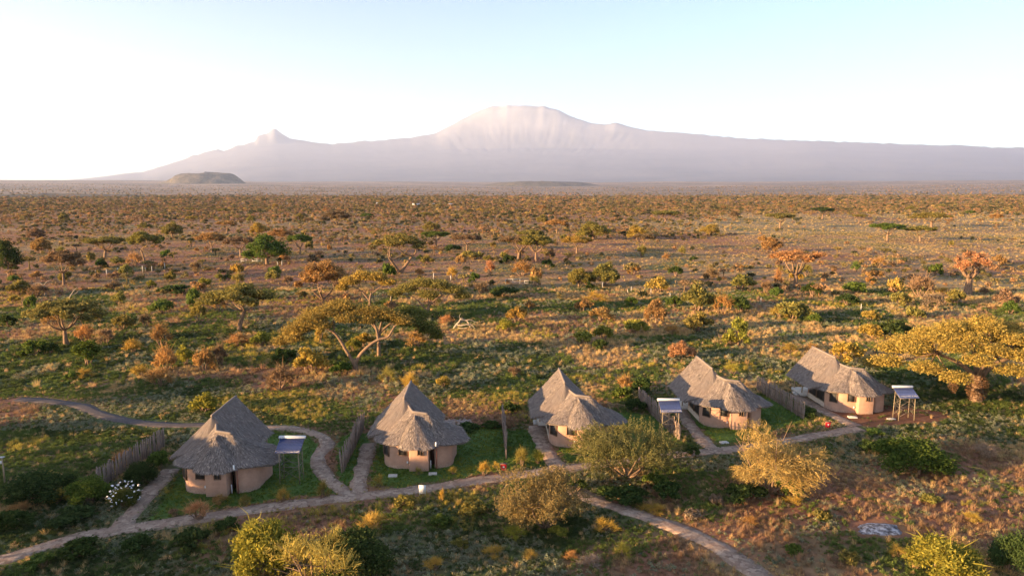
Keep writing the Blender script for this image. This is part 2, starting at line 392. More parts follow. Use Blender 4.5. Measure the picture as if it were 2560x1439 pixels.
def m_plaster(n, b):
    p = n.obj(); z = n.n('SeparateXYZ'); n.l(p, z.inputs[0])
    a = n.noise(p, 1.3, 6, 0.65); f = n.noise(p, 9.0, 5, 0.7)
    c = n.ramp(a, [(0.3, (0.40, 0.235, 0.165)), (0.6, (0.50, 0.305, 0.215)), (0.8, (0.56, 0.36, 0.26))])
    # splash stains of red soil, pale peeling patches near the foot
    k = n.n('MapRange', i_1=0.05, i_2=0.55, i_3=1.0, i_4=0.0); n.l(n.math('ADD', z.outputs[2], n.math('MULTIPLY', n.math('SUBTRACT', f, 0.5), 0.7)), k.inputs[0])
    c = n.mix(n.math('MULTIPLY', k.outputs[0], 0.65), c, n.ramp(f, [(0.4, (0.25, 0.14, 0.10)), (0.62, (0.52, 0.42, 0.34))]))
    n.base(b, c); n.bump(b, n.math('ADD', f, a), 0.4, 0.03)
M['plaster'] = mat('mud_plaster', m_plaster, 0.92)
def plain(name, c1, c2, scale=3.0, rough=0.8, stretch=(1, 1, 1), metal=0.0, bump=0.2):
    def f(n, b):
        v = n.noise(n.scale(n.obj(), stretch), scale, 5, 0.65)
        n.base(b, n.ramp(v, [(0.3, c1), (0.7, c2)])); b.inputs['Metallic'].default_value = metal
        if bump: n.bump(b, v, bump, 0.02)
    M[name] = mat(name, f, rough)
plain('concrete', (0.42, 0.38, 0.33), (0.62, 0.58, 0.53), 2.5)
plain('lowwall', (0.50, 0.40, 0.30), (0.66, 0.56, 0.44), 2.5)
plain('wood', (0.10, 0.065, 0.045), (0.27, 0.18, 0.125), 5.0, 0.85, (4, 4, 0.5))
plain('palewood', (0.28, 0.20, 0.13), (0.47, 0.35, 0.22), 5.0, 0.85, (4, 4, 0.5))
plain('postwood', (0.20, 0.16, 0.11), (0.38, 0.30, 0.20), 5.0, 0.8, (4, 4, 0.5))
plain('door', (0.085, 0.045, 0.03), (0.13, 0.07, 0.045), 4.0, 0.6, (3, 3, 0.4))
plain('screen', (0.030, 0.030, 0.030), (0.065, 0.062, 0.058), 1.5, 0.45)
plain('canvas', (0.10, 0.10, 0.085), (0.16, 0.155, 0.13), 2.0, 0.9)
plain('white_plastic', (0.70, 0.70, 0.68), (0.80, 0.80, 0.78), 2.0, 0.4)
plain('tank', (0.42, 0.44, 0.47), (0.55, 0.57, 0.60), 2.0, 0.4)
plain('tubes', (0.04, 0.06, 0.16), (0.08, 0.11, 0.26), 2.0, 0.22)
plain('steel', (0.10, 0.085, 0.07), (0.24, 0.20, 0.165), 6.0, 0.5, metal=0.5)
plain('pipe', (0.30, 0.12, 0.08), (0.40, 0.18, 0.12), 6.0, 0.6)
plain('red_paint', (0.42, 0.02, 0.03), (0.55, 0.03, 0.04), 5.0, 0.45)
plain('whitewash', (0.42, 0.38, 0.33), (0.62, 0.58, 0.52), 3.0, 0.8)
plain('roof_sheet', (0.50, 0.47, 0.44), (0.68, 0.64, 0.60), 3.0, 0.5)
plain('stone', (0.22, 0.17, 0.15), (0.42, 0.34, 0.29), 3.0, 0.9)
def m_path(n, b):
    p = n.pos()
    vo = n.n('TexVoronoi', feature='DISTANCE_TO_EDGE'); vo.inputs['Scale'].default_value = 2.6
    w = n.n('VectorMath', operation='ADD'); n.l(p, w.inputs[0]); n.l(n.noise(p, 2.0, 3, 0.5, 1), w.inputs[1]); n.l(w.outputs[0], vo.inputs['Vector'])
    vc = n.n('TexVoronoi', feature='F1'); vc.inputs['Scale'].default_value = 2.6; n.l(w.outputs[0], vc.inputs['Vector'])
    f = n.noise(p, 6.0, 5, 0.7); a = n.noise(p, 0.5, 4, 0.6)
    cc = n.n('SeparateColor'); n.l(vc.outputs['Color'], cc.inputs[0])
    c = n.ramp(n.math('ADD', n.math('MULTIPLY', cc.outputs[0], 0.45), n.math('MULTIPLY', f, 0.55)), [(0.25, (0.20, 0.138, 0.100)), (0.5, (0.34, 0.245, 0.180)), (0.75, (0.47, 0.355, 0.265))])
    c = n.mix(n.ramp(vo.outputs[0], [(0.0, (1, 1, 1)), (0.07, (0, 0, 0))]), c, n.mix(0.55, c, (0.20, 0.115, 0.085)))
    c = n.mix(n.ramp(a, [(0.45, (0, 0, 0)), (0.75, (0.7, 0.7, 0.7))]), c, (0.29, 0.17, 0.12))
    n.base(b, c); n.bump(b, n.math('ADD', vo.outputs[0], n.math('MULTIPLY', f, 0.4)), 0.5, 0.05)
M['path'] = mat('stone_path', m_path, 0.92)
def m_track(n, b):
    f = n.noise(n.pos(), 2.5, 5, 0.7)
    n.base(b, n.ramp(f, [(0.3, (0.07, 0.058, 0.058)), (0.7, (0.14, 0.115, 0.108))])); n.bump(b, f, 0.4, 0.05)
M['track'] = mat('gravel_track', m_track, 0.95)
def m_ash(n, b):
    f = n.noise(n.pos(), 2.2, 6, 0.75)
    n.base(b, n.ramp(f, [(0.38, (0.05, 0.04, 0.038)), (0.5, (0.22, 0.21, 0.22)), (0.6, (0.50, 0.50, 0.53))])); n.bump(b, f, 0.6, 0.08)
M['ash'] = mat('ash', m_ash, 0.95)

# ------------------------------------------------------------------ paths
def strip(name, line, width, m, z=0.035, jit=0.2, kerb=None):
    L = np.asarray(line); t = np.gradient(L, axis=0); t /= np.linalg.norm(t, axis=1)[:, None]; nrm = np.stack([t[:, 1], -t[:, 0]], -1)
    k = np.arange(len(L)); h = width / 2
    j1 = (vnoise(k / 2.1, k * 0, 5) - 0.5) * 2 * jit; j2 = (vnoise(k / 2.1, k * 0, 6) - 0.5) * 2 * jit
    cols = []
    for s_, zz, j in ((-1, -0.10, j1 - 0.03), (-1, z * 0.6, j1), (-0.33, z + 0.012, 0), (0.33, z + 0.012, 0), (1, z * 0.6, j2), (1, -0.10, j2 + 0.03)):
        P = L + nrm * (s_ * h + j if np.isscalar(j) else (s_ * h + j))[..., None] if not np.isscalar(j) else L + nrm * (s_ * h)
        cols.append(np.concatenate([P, np.full((len(L), 1), zz)], 1))
    mb = MB(); mb.grid(np.stack(cols, 1)[:, ::-1])
    return tag(mb.build(name, m, smooth=False), kind='structure')
for i, (k, (P, w)) in enumerate(PATH_S.items()):
    strip('path', P, w, M['path'], z=0.035 + 0.004 * i)
strip('track', FAR_S, 1.7, M['track'], z=0.03, jit=0.25)
def patch(name, cx, cy, rx, ry, m, z, kind='structure'):
    th = np.linspace(0, 2 * math.pi, 49)[:-1]; rings = []
    for s_ in np.linspace(0.02, 1, 9):
        w = 1 + 0.35 * (fbm(np.cos(th) * 1.7 + cx, np.sin(th) * 1.7 + cy, 15, 3) - 0.5) * 2 * s_
        x = cx + rx * s_ * w * np.cos(th); y = cy + ry * s_ * w * np.sin(th)
        rings.append(np.stack([x, y, gz(x, y) + z * (1 - s_ ** 4) + 0.006 + 0.05 * (vnoise(x * 3, y * 3, 2) - 0.5) * (1 - s_)], -1))
    mb = MB(); mb.grid(np.array(rings), closed=True); return tag(mb.build(name, m), kind=kind)
ashp = pix(2198, 1322); patch('ash_patch', ashp[0], ashp[1], 1.75, 1.15, M['ash'], 0.10)

# ------------------------------------------------------------------ thatched huts
HR = random.Random(7)
def loft(pairs, rows, seg, sag=0.10, seed=0, z_noise=0.05):
    """surface from ridge points down to eave points; returns (rows x cols) grid"""
    rp = []; ep = []
    for i in range(len(pairs) - 1):
        (a, b), (c, d) = pairs[i], pairs[i + 1]
        n = max(2, int(max(np.linalg.norm(np.subtract(d, b)), np.linalg.norm(np.subtract(c, a))) / seg))
        for t in np.arange(n) / n:
            rp.append(np.array(a) * (1 - t) + np.array(c) * t); ep.append(np.array(b) * (1 - t) + np.array(d) * t)
    rp.append(np.array(pairs[-1][0])); ep.append(np.array(pairs[-1][1]))
    rp = np.array(rp, float); ep = np.array(ep, float)
    # soften the corners of the eave line a little, as cut thatch has no sharp plan corners
    for _ in range(2): ep[1:-1] = ep[1:-1] * 0.5 + (ep[:-2] + ep[2:]) * 0.25
    k = np.arange(len(ep)); jz = (vnoise(k / 1.7, k * 0 + seed, 8 + seed) - 0.5)
    ep[:, 2] += jz * 0.14
    t = np.linspace(0, 1, rows)
    V = rp[None] * (1 - t)[:, None, None] + ep[None] * t[:, None, None]
    V[..., 2] -= sag * np.sin(math.pi * t)[:, None] * 1.0
    V[..., 2] += (fbm(V[..., 0] * 1.3 + seed * 9, V[..., 1] * 1.3, 30 + seed, 3) - 0.5) * z_noise * 3 * np.sin(math.pi * np.clip(t, 0.03, 0.9))[:, None]
    return V
def roof_mesh(name, V, thick, parent, cap_line=None):
    rows, cols = V.shape[:2]
    mb = MB(); mb.grid(V[:, ::1])
    U = V.copy(); U[..., 2] -= np.linspace(thick * 0.7, thick, rows)[:, None]
    low = U.copy(); low[-1, :, :2] -= (V[-1, :, :2] - V[-2, :, :2]) * 0.35
    mb.grid(low[::-1])
    mb.grid(np.stack([V[-1], low[-1]], 0)); mb.grid(np.stack([V[:, 0], low[:, 0]], 0)); mb.grid(np.stack([low[:, -1], V[:, -1]], 0))
    me = mb.mesh(name, M['thatch'], smooth=False)
    # slope coordinates for the straw direction: along the eave, down the slope
    uv = me.uv_layers.new(name='slope')
    e = np.concatenate([[0], np.cumsum(np.linalg.norm(np.diff(V[-1], axis=0), axis=1))])
    d = np.concatenate([[0], np.cumsum(np.linalg.norm(np.diff(V.mean(1), axis=0), axis=1))])
    uvv = np.stack(np.meshgrid(d, e, indexing='ij')[::-1], -1)
    ev = np.stack([e, np.full(cols, d[-1])], -1)
    allv = np.concatenate([uvv.reshape(-1, 2), uvv[::-1].reshape(-1, 2), ev, ev + [0, 0.2], uvv[:, 0], uvv[:, 0], uvv[:, -1], uvv[:, -1]])
    li = np.zeros(len(me.loops), np.int32); me.loops.foreach_get('vertex_index', li)
    uv.data.foreach_set('uv', allv[li].astype(np.float32).reshape(-1))
    return link(name, me, parent)
def fringe(V, n, rs, mb, length=(0.16, 0.42), eave=0.35):
    """loose straw ends: along the eave and over the slope"""
    rows, cols = V.shape[:2]; vs = []; fs = []; sh = []
    for i in range(n):
        c = rs.random() * (cols - 1.001); j = int(c); f = c - j
        if rs.random() < eave: t = rows - 1 - rs.random() * 0.25
        else: t = 0.5 + rs.random() * (rows - 1.6)
        k = min(int(t), rows - 2); g = t - k
        p = (V[k, j] * (1 - f) + V[k, j + 1] * f) * (1 - g) + (V[k + 1, j] * (1 - f) + V[k + 1, j + 1] * f) * g
        dn = V[k + 1, j] - V[k, j]; dn = dn / (np.linalg.norm(dn) + 1e-9); al = V[k, j + 1] - V[k, j]; al = al / (np.linalg.norm(al) + 1e-9)
        up = np.cross(al, dn); up = up if up[2] > 0 else -up
        ln = rs.uniform(*length); w = rs.uniform(0.02, 0.055)
        d = dn + al * rs.gauss(0, 0.25) + up * rs.uniform(0.02, 0.22)
        q = p + up * 0.012
        b0 = len(vs); vs += [q - al * w, q + al * w, q + d * ln + al * w * 0.3]; fs.append([b0, b0 + 1, b0 + 2]); sh.append(rs.random())
    mb.add(vs, np.array(fs), 0, sh)
def ridge_roll(pts, r, parent, name='ridge_cap'):
    pts = np.array(pts, float); P = []
    for i in range(len(pts) - 1):
        for t in np.arange(6) / 6: P.append(pts[i] * (1 - t) + pts[i + 1] * t)
    P.append(pts[-1]); P = np.array(P); P[:, 2] += (vnoise(np.arange(len(P)) * 0.7, np.zeros(len(P)), 3) - 0.5) * 0.06
    mb = MB(); mb.tube(P, r * (1 + 0.25 * (vnoise(np.arange(len(P)) * 1.1, np.ones(len(P)), 4) - 0.5)), 7)
    return mb.build(name, M['straw'], parent, smooth=True)
def wall_run(pts, h0, h1, th, name, m, parent, seg=0.35):
    P = smooth_line(np.array(pts), seg) if len(pts) > 2 else np.array([np.array(pts[0]) * (1 - t) + np.array(pts[1]) * t for t in np.linspace(0, 1, 6)])
    t = np.gradient(P, axis=0); t /= np.linalg.norm(t, axis=1)[:, None]; nr = np.stack([-t[:, 1], t[:, 0]], -1)  # inward
    Q = P + nr * th
    zs = np.linspace(h0, h1, 7); rows = []
    for z in zs:
        o = (fbm(P[:, 0] * 1.2 + 4, P[:, 1] * 1.2 + z, 51, 2) - 0.5) * 0.06
        rows.append(np.concatenate([P + nr * o[:, None], np.full((len(P), 1), z)], 1))
    V = np.array(rows); mb = MB(); mb.grid(V[::-1])
    Qi = np.array([np.concatenate([Q, np.full((len(Q), 1), z)], 1) for z in (h0, h1)])
    mb.grid(Qi); mb.grid(np.stack([np.concatenate([Q, np.full((len(Q), 1), h1)], 1), V[-1]], 0))
    for e in (0, -1): mb.add([V[0, e], V[-1, e], Qi[1, e], Qi[0, e]], [[0, 1, 2, 3]])
    return mb.build(name, m, parent, smooth=False)
def window(c, w, h, rz, parent, name='window', pane='screen', bars=False):
    """frame proud of the wall, dark pane set back inside it; rz turns the outward normal (-y) about z"""
    R = Matrix.Rotation(rz, 3, 'Z'); o = Vector(c)
    def at(x, y, z): return tuple(o + R @ Vector((x, y, z)))
    mb = MB(); fr = 0.07
    for x in (-1, 1): mb.box(at(x * (w / 2 + fr / 2), -0.05, 0), (fr, 0.16, h + 2 * fr), rz)
    for z in (-1, 1): mb.box(at(0, -0.05, z * (h / 2 + fr / 2)), (w, 0.158, fr), rz)
    f = mb.build(name, M['wood'], parent)
    mb = MB(); mb.box(at(0, -0.035, 0), (w, 0.05, h), rz); mb.build('pane', M[pane], f)
    if bars:
        mb = MB(); mb.box(at(0, -0.075, 0), (0.045, 0.05, h), rz); mb.build('mullion', M['wood'], f)
    return f
def hut(i, label, extras):
    ox, oy = HUTS[i]; rs = random.Random(100 + i)
    root = thing('thatched_hut', (ox, oy, 0), label, 'hut', 'thatched huts of the camp', HUT_RZ)
    P = M['plaster']
    # round-cornered wing (left of the closet), right wing, closet block, main body
    wl = wall_run([(-2.75, 3.0), (-2.72, 2.3), (-2.42, 1.55), (-1.85, 1.02), (-1.0, 0.74), (0.05, 0.66)], 0, 2.52, 0.2, 'wing_wall', P, root)
    wr = wall_run([(2.42, 1.9), (2.43, 0.78), (3.1, 0.84), (3.75, 1.15), (4.12, 1.75), (4.2, 2.9), (4.2, 5.2), (1.5, 5.3)], 0, 2.50, 0.2, 'wing_wall', P, root)
    mb = MB(); mb.box((0.95, 0.75, 1.32), (1.9, 1.5, 2.64)); an = mb.build('closet_wall', P, root)
    bm = an.modifiers.new('edge', 'BEVEL'); bm.width = 0.07; bm.segments = 2
    mb = MB(); mb.box((2.17, 1.78, 1.35), (0.55, 0.12, 2.7)); rw = mb.build('recess_wall', P, root)
    mb = MB(); mb.box((2.17, 1.68, 1.0), (0.46, 0.05, 2.0)); mb.build('door', M['door'], root)
    wall_run([(1.5, 5.3), (1.5, 7.5)], 0, 2.9, 0.2, 'main_wall', P, root)
    wall_run([(1.5, 7.5), (-2.75, 7.5)], 0, 2.9, 0.2, 'main_wall', P, root)
    # left flank: low wall, posts and two screened bays
    wall_run([(-2.75, 7.5), (-2.75, 3.0)], 0, 0.58, 0.2, 'low_wall', M['lowwall'], root)
    for v in (7.42, 5.25, 3.08):
        mb = MB(); mb.tube([(-2.70, v, 0.55), (-2.69, v, 2.9)], 0.075, 7); mb.build('veranda_post', M['wood'], root)
    for v0, v1 in ((5.33, 7.34), (3.16, 5.17)):
        mb = MB(); mb.box((-2.63, (v0 + v1) / 2, 1.75), (0.04, v1 - v0, 2.3)); sc_ = mb.build('mesh_screen', M['screen'], root)
        mb = MB(); mb.box((-2.665, (v0 + v1) / 2, 0.62), (0.05, v1 - v0, 0.06)); mb.build('sill', M['palewood'], sc_)
    mb = MB(); mb.box((-0.6, 9.0, 0.22), (6.0, 2.95, 0.44)); mb.build('veranda_floor', M['concrete'], root)
    mb = MB(); mb.box((-3.85, 8.6, 0.11), (0.5, 1.3, 0.22)); mb.build('step', M['concrete'], root)
    for u, v in ((-3.4, 7.8), (-3.4, 10.1), (2.2, 7.9), (2.2, 10.1)):
        mb = MB(); mb.tube([(u, v, 0.0), (u + 0.02, v, 1.4), (u, v, 2.85)], 0.08, 7); mb.build('veranda_post', M['palewood'], root)
    # openings
    window((-2.36, 1.52, 1.80), 0.85, 1.2, math.radians(-52), root)
    window((-0.62, 0.66, 1.95), 0.80, 0.95, math.radians(-8), root)
    window((1.12, 0.0, 2.02), 0.46, 0.6, 0, root, bars=True)
    # roofs
    main = loft([((-0.9, 10.75, 6.05), (-4.45, 10.35, 2.35)), ((-0.9, 4.75, 6.0), (-4.55, 3.2, 2.45))], 16, 0.4, 0.05, i * 3)
    main2 = loft([((-0.9, 4.55, 6.0), (2.55, 3.2, 2.55)), ((-0.9, 10.75, 6.05), (2.75, 10.35, 2.35))], 16, 0.4, 0.05, i * 3 + 1)
    front = loft([((-0.9, 4.75, 6.0), (-4.55, 3.2, 2.45)), ((-0.9, 4.5, 5.98), (-0.9, 2.6, 3.4)), ((-0.9, 4.55, 6.0), (2.55, 3.2, 2.55))], 14, 0.4, 0.05, i * 3 + 2)
    Q0, Q1, Q2 = (-0.95, 5.6, 5.40), (0.15, 2.75, 5.1), (1.75, 2.3, 5.05)
    qm = tuple(np.array(Q0) * 0.5 + np.array(Q1) * 0.5)
    wing = loft([(Q0, (-3.75, 3.9, 2.40)), (qm, (-3.55, 2.3, 2.52)), (Q1, (-2.95, 1.1, 2.62)), (Q1, (-1.7, 0.45, 2.70)), (Q1, (0.1, 0.30, 2.76)), ((0.9, 2.5, 5.06), (1.6, 0.38, 2.76)), (Q2, (2.7, 0.32, 2.70)), (Q2, (3.9, 0.55, 2.62)), (Q2, (5.0, 1.5, 2.40)), (Q2, (5.85, 2.6, 2.22)), (Q2, (5.3, 3.9, 2.4)), (Q2, (4.8, 5.4, 2.55)), (Q1, (3.4, 6.2, 2.7)), (Q0, (2.0, 6.6, 3.0))], 16, 0.38, 0.28, i * 3 + 5)
    S0, S1 = (0.38, 2.5, 4.80), (0.42, 1.80, 4.74)
    clos = loft([(S0, (-1.0, 1.1, 2.9)), (S1, (-1.0, 0.35, 2.66)), (S1, (-0.75, -0.25, 2.60)), (S1, (0.0, -0.58, 2.58)), (S1, (0.95, -0.66, 2.58)), (S1, (1.9, -0.58, 2.58)), (S1, (2.6, -0.2, 2.60)), (S1, (2.85, 0.4, 2.66)), (S0, (2.85, 1.1, 2.9))], 13, 0.28, -0.08, i * 3 + 7)
    r1 = roof_mesh('main_roof', main, 0.26, root); roof_mesh('slope', main2, 0.26, r1); roof_mesh('slope', front, 0.2, r1)
    r2 = roof_mesh('wing_roof', wing, 0.26, root); r3 = roof_mesh('closet_roof', clos, 0.22, root)
    for r, Vs, k in ((r1, (main, main2), 1500), (r2, (wing,), 3200), (r3, (clos,), 1200)):
        mb = MB()
        for V in Vs: fringe(V, k, rs, mb)
        tag(mb.build('straw_ends', M['straw'], r), kind='stuff')
    ridge_roll([(-0.9, 10.8, 6.04), (-0.9, 4.5, 6.0)], 0.14, r1)
    ridge_roll([Q0, Q1, Q2], 0.13, r2); ridge_roll([S0, S1], 0.11, r3)
    # pipes and small fittings
    if 'pipe' in extras:
        mb = MB(); mb.tube([(2.62, 0.62, 0), (2.62, 0.62, 2.35)], 0.06, 8); v = mb.build('vent_pipe', M['pipe'], root)
        mb = MB(); mb.tube([(2.62, 0.62, 2.35), (2.62, 0.15, 2.5), (2.64, -0.1, 2.6), (2.64, -0.12, 3.0)], 0.075, 8); mb.build('elbow', M['white_plastic'], v)
    mb = MB(); mb.tube([(2.03, 0.7, 0), (2.03, 0.7, 0.85)], 0.055, 8); mb.build('waste_pipe', M['white_plastic'], root)
    mb = MB(); mb.box((-0.22, 0.60, 0.72), (0.16, 0.10, 0.20)); mb.build('meter_box', M['white_plastic'], root)
    return root
hut(0, 'leftmost thatched hut, beside the palisade with the white flowering bush', ('pipe',))
hut(1, 'thatched hut second from left with its front closet wall glowing in the sun', ('pipe',))
hut(2, 'middle thatched hut half hidden behind the dark green thorn tree', ())
hut(3, 'thatched hut second from right behind the golden thorn bush', ())
hut(4, 'rightmost thatched hut standing on bare red earth near the big golden acacia', ())

# ------------------------------------------------------------------ palisades of upright sticks
def palisade(a, b, label, h=2.15, lean=0.04, seed=0):
    rs = random.Random(seed); a = np.array(a[:2]); b = np.array(b[:2]); L = np.linalg.norm(b - a); d = (b - a) / L; nr = np.array([-d[1], d[0]])
    root = thing('palisade_fence', (a[0], a[1], 0), label, 'fence', 'palisades between the huts')
    n = int(L / 0.155); protos = []
    for k in range(5):
        mb = MB(); kk = rs.uniform(-0.03, 0.03)
        mb.tube([(0, 0, 0), (kk, rs.uniform(-0.03, 0.03), 0.55), (rs.uniform(-0.03, 0.03), -kk, 1.0)], [0.062, 0.055, 0.042], 6); protos.append(mb.mesh('stick', M['stick']))
    for k in range(n):
        t = (k + 0.5) / n * L; off = rs.gauss(0, 0.03)
        p = d * t + nr * off
        o = link('stick', protos[rs.randrange(5)], root); o.location = (p[0], p[1], 0)
        w = rs.uniform(0.85, 1.25); o.scale = (w, w, h * rs.uniform(0.88, 1.10)); o.rotation_euler = (rs.gauss(0, lean), rs.gauss(0, lean), rs.uniform(0, 6.28))
    for z in (0.55, 1.55):
        mb = MB(); mb.tube([(nr[0] * 0.09, nr[1] * 0.09, z), (d[0] * L / 2 + nr[0] * 0.1, d[1] * L / 2 + nr[1] * 0.1, z + rs.uniform(-0.04, 0.04)), (d[0] * L + nr[0] * 0.09, d[1] * L + nr[1] * 0.09, z)], 0.035, 6); mb.build('rail', M['wood'], root)
    return root
def m_stick(n, b):
    r = n.n('ObjectInfo').outputs['Random']; v = n.noise(n.scale(n.obj(), (8, 8, 1.5)), 3.0, 4, 0.6)
    n.base(b, n.mix(n.math('MULTIPLY', r, 0.9), n.ramp(v, [(0.3, (0.13, 0.095, 0.078)), (0.7, (0.27, 0.20, 0.165))]), n.ramp(v, [(0.3, (0.24, 0.175, 0.14)), (0.7, (0.40, 0.31, 0.25))])))
M['stick'] = mat('stick_wood', m_stick, 0.9)
palisade(pix(240, 1228), pix(412, 1117), 'leftmost palisade of sticks, partly overgrown, with sunlit tops', 2.05, 0.035, 1)
palisade(pix(856, 1182), pix(909, 1072), 'leaning ragged palisade just left of the hut with the glowing closet wall', 2.1, 0.10, 2)
palisade(pix(1266, 1146), pix(1256, 1052), 'palisade seen end-on like a tall thin pole on the lawn beside the second hut', 2.15, 0.035, 3)
palisade(pix(1700, 1105), pix(1597, 1006), 'palisade behind the solar heater between the third and fourth huts', 2.05, 0.03, 4)
palisade(pix(2010, 1048), pix(1892, 975), 'straight palisade between the fourth and fifth huts', 2.1, 0.03, 5)

# ------------------------------------------------------------------ solar water heaters on stands
def heater(x, y, label, h=3.35):
    root = thing('solar_heater', (x, y, 0), label, 'solar heater', 'solar heaters on stands')
    w, d = 1.75, 1.15; C = [(-w / 2, -d / 2), (w / 2, -d / 2), (w / 2, d / 2), (-w / 2, d / 2)]
    for u, v in C:
        mb = MB(); mb.tube([(u * 1.06, v * 1.06, 0), (u, v, h + (0.25 if v > 0 else -0.12))], 0.04, 7); mb.build('leg', M['postwood'], root)
    for (a, b) in ((0, 1), (1, 2), (2, 3), (3, 0)):
        (u0, v0), (u1, v1) = C[a], C[b]
        for z0, z1 in ((0.5, 1.6), (1.6, 0.5), (1.75, 2.95), (2.95, 1.75)):
            mb = MB(); mb.tube([(u0 * 1.03, v0 * 1.03, z0), (u1 * 1.03, v1 * 1.03, z1)], 0.02, 5); mb.build('brace', M['steel'], root)
        for z in (1.68, 3.0):
            mb = MB(); mb.tube([(u0 * 1.03, v0 * 1.03, z), (u1 * 1.03, v1 * 1.03, z)], 0.025, 5); mb.build('crossbar', M['steel'], root)
    # inclined collector of glass tubes, low edge towards the camera, storage tank along the high edge
    z0, z1, v0, v1 = h - 0.15, h + 0.62, -0.95, 0.62; pw = 2.3
    fr = MB()
    for u in (-pw / 2, pw / 2): fr.tube([(u, v0, z0 - 0.05), (u, v1, z1 - 0.05)], 0.03, 6)
    for t in (0.0, 0.5, 1.0): fr.tube([(-pw / 2, v0 + (v1 - v0) * t, z0 - 0.06 + (z1 - z0) * t), (pw / 2, v0 + (v1 - v0) * t, z0 - 0.06 + (z1 - z0) * t)], 0.025, 6)
    panel = fr.build('collector_frame', M['steel'], root)
    tm = MB(); tm.tube([(0, v0, z0), (0, v1, z1)], 0.045, 8); tme = tm.mesh('tube', M['tubes'], True)
    for k in range(20):
        o = link('tube', tme, panel); o.location = (-pw / 2 + 0.06 + k * (pw - 0.12) / 19, 0, 0)
    back = MB(); sl = math.atan2(z1 - z0, v1 - v0); L = math.hypot(z1 - z0, v1 - v0)
    bv = np.array([(-pw / 2, v0, z0 - 0.035), (pw / 2, v0, z0 - 0.035), (pw / 2, v1, z1 - 0.035), (-pw / 2, v1, z1 - 0.035)])
    back.add(np.concatenate([bv, bv - [0, 0, 0.02]]), [[0, 1, 2, 3], [7, 6, 5, 4], [0, 4, 5, 1], [1, 5, 6, 2], [2, 6, 7, 3], [3, 7, 4, 0]]); back.build('reflector', M['panel_back'], panel)
    tk = MB(); tk.tube([(-pw / 2 - 0.14, v1 + 0.12, z1 + 0.10), (-pw / 2 - 0.06, v1 + 0.12, z1 + 0.10), (pw / 2 + 0.06, v1 + 0.12, z1 + 0.10), (pw / 2 + 0.14, v1 + 0.12, z1 + 0.10)], [0.10, 0.165, 0.165, 0.10], 16)
    t = tk.build('tank', M['tank'], root, smooth=False)
    for s_ in (-1, 1):
        cp = MB(); cp.tube([(s_ * (pw / 2 + 0.13), v1 + 0.12, z1 + 0.10), (s_ * (pw / 2 + 0.18), v1 + 0.12, z1 + 0.10)], 0.13, 14); cp.build('end_cap', M['screen'], t)
    return root
plain('panel_back', (0.12, 0.14, 0.22), (0.18, 0.20, 0.30), 3.0, 0.3)
M['tubes'].node_tree.nodes['Principled BSDF'].inputs['Specular IOR Level'].default_value = 0.4
M['panel_back'].node_tree.nodes['Principled BSDF'].inputs['Specular IOR Level'].default_value = 0.3
S1 = pix(730, 1203); heater(S1[0], S1[1], 'solar water heater on a tall stand on the lawn of the leftmost hut')
S3 = pix(1672, 1092); heater(S3[0], S3[1], 'solar water heater in front of the palisade left of the fourth hut')
S5 = pix(2258, 1048); heater(S5[0], S5[1], 'rightmost solar water heater, on bare earth beside the last hut', 3.1)

# ------------------------------------------------------------------ small things round the huts
def signboard(p, label):
    root = thing('notice_board', (p[0], p[1], 0), label, 'board', rz=math.radians(-4))
    for u in (-0.25, 0.25):
        mb = MB(); mb.box((u, 0.04, 0.5), (0.05, 0.05, 1.0)); mb.build('post', M['white_plastic'], root)
    mb = MB(); mb.box((0, 0, 0.66), (0.62, 0.03, 0.80)); mb.build('panel', M['white_plastic'], root)
signboard(pix(1056, 1240), 'plain white board on two short legs beside the path')
def firepoint(p, label):
    root = thing('fire_point', (p[0], p[1], 0), label, 'fire point', 'red fire points')
    for u in (-0.22, 0.22):
        mb = MB(); mb.tube([(u, 0.05, 0), (u, 0.05, 1.0)], 0.03, 6); mb.build('post', M['wood'], root)
    mb = MB(); mb.box((0, 0, 0.62), (0.56, 0.14, 0.62)); b = mb.build('box', M['red_paint'], root)
    bv = b.modifiers.new('edge', 'BEVEL'); bv.width = 0.03; bv.segments = 2
    mb = MB(); th = np.linspace(0, 2 * math.pi, 17)[:-1]; V = np.stack([0.085 * np.cos(th), np.full(16, -0.076), 0.66 + 0.10 * np.sin(th)], -1); mb.add(V, [list(range(16))]); mb.build('mark', M['white_plastic'], b)
    mb = MB(); mb.tube([(0.0, -0.10, 0.30), (0.0, -0.10, 0.36), (0.0, -0.10, 0.55)], [0.06, 0.075, 0.075], 10); mb.build('extinguisher', M['red_paint'], root)
    mb = MB(); mb.box((0, 0, 0.98), (0.70, 0.35, 0.04)); mb.build('hood', M['wood'], root)
firepoint(pix(1259, 1182), 'red fire point by the bush at the edge of the second hut lawn')
firepoint(pix(2069, 1074), 'red fire point beside the path to the rightmost hut')
def slab(p, w, d, label, rz=0.1):
    root = MB(); root.box((0, 0, 0.06), (w, d, 0.16)); root.box((0.05, 0, 0.155), (w * 0.55, d * 0.6, 0.035), taper=0.9)
    o = root.build('manhole_cover', M['concrete']); o.location = (p[0], p[1], 0); o.rotation_euler = (0, 0, rz)
    bv = o.modifiers.new('edge', 'BEVEL'); bv.width = 0.02; bv.segments = 2
    return tag(o, label, 'manhole cover', 'concrete manhole covers')
slab(pix(982, 1190), 0.85, 0.55, 'concrete manhole cover on the lawn left of the glowing closet wall')
slab(pix(1082, 1185), 0.8, 0.5, 'concrete manhole cover at the right foot of the glowing closet wall')
slab(pix(2131, 1043), 1.0, 0.6, 'sunlit concrete manhole cover on red earth before the rightmost hut', -0.1)
slab(pix(2228, 1048), 0.9, 0.5, 'concrete manhole cover under the rightmost solar heater', 0.2)
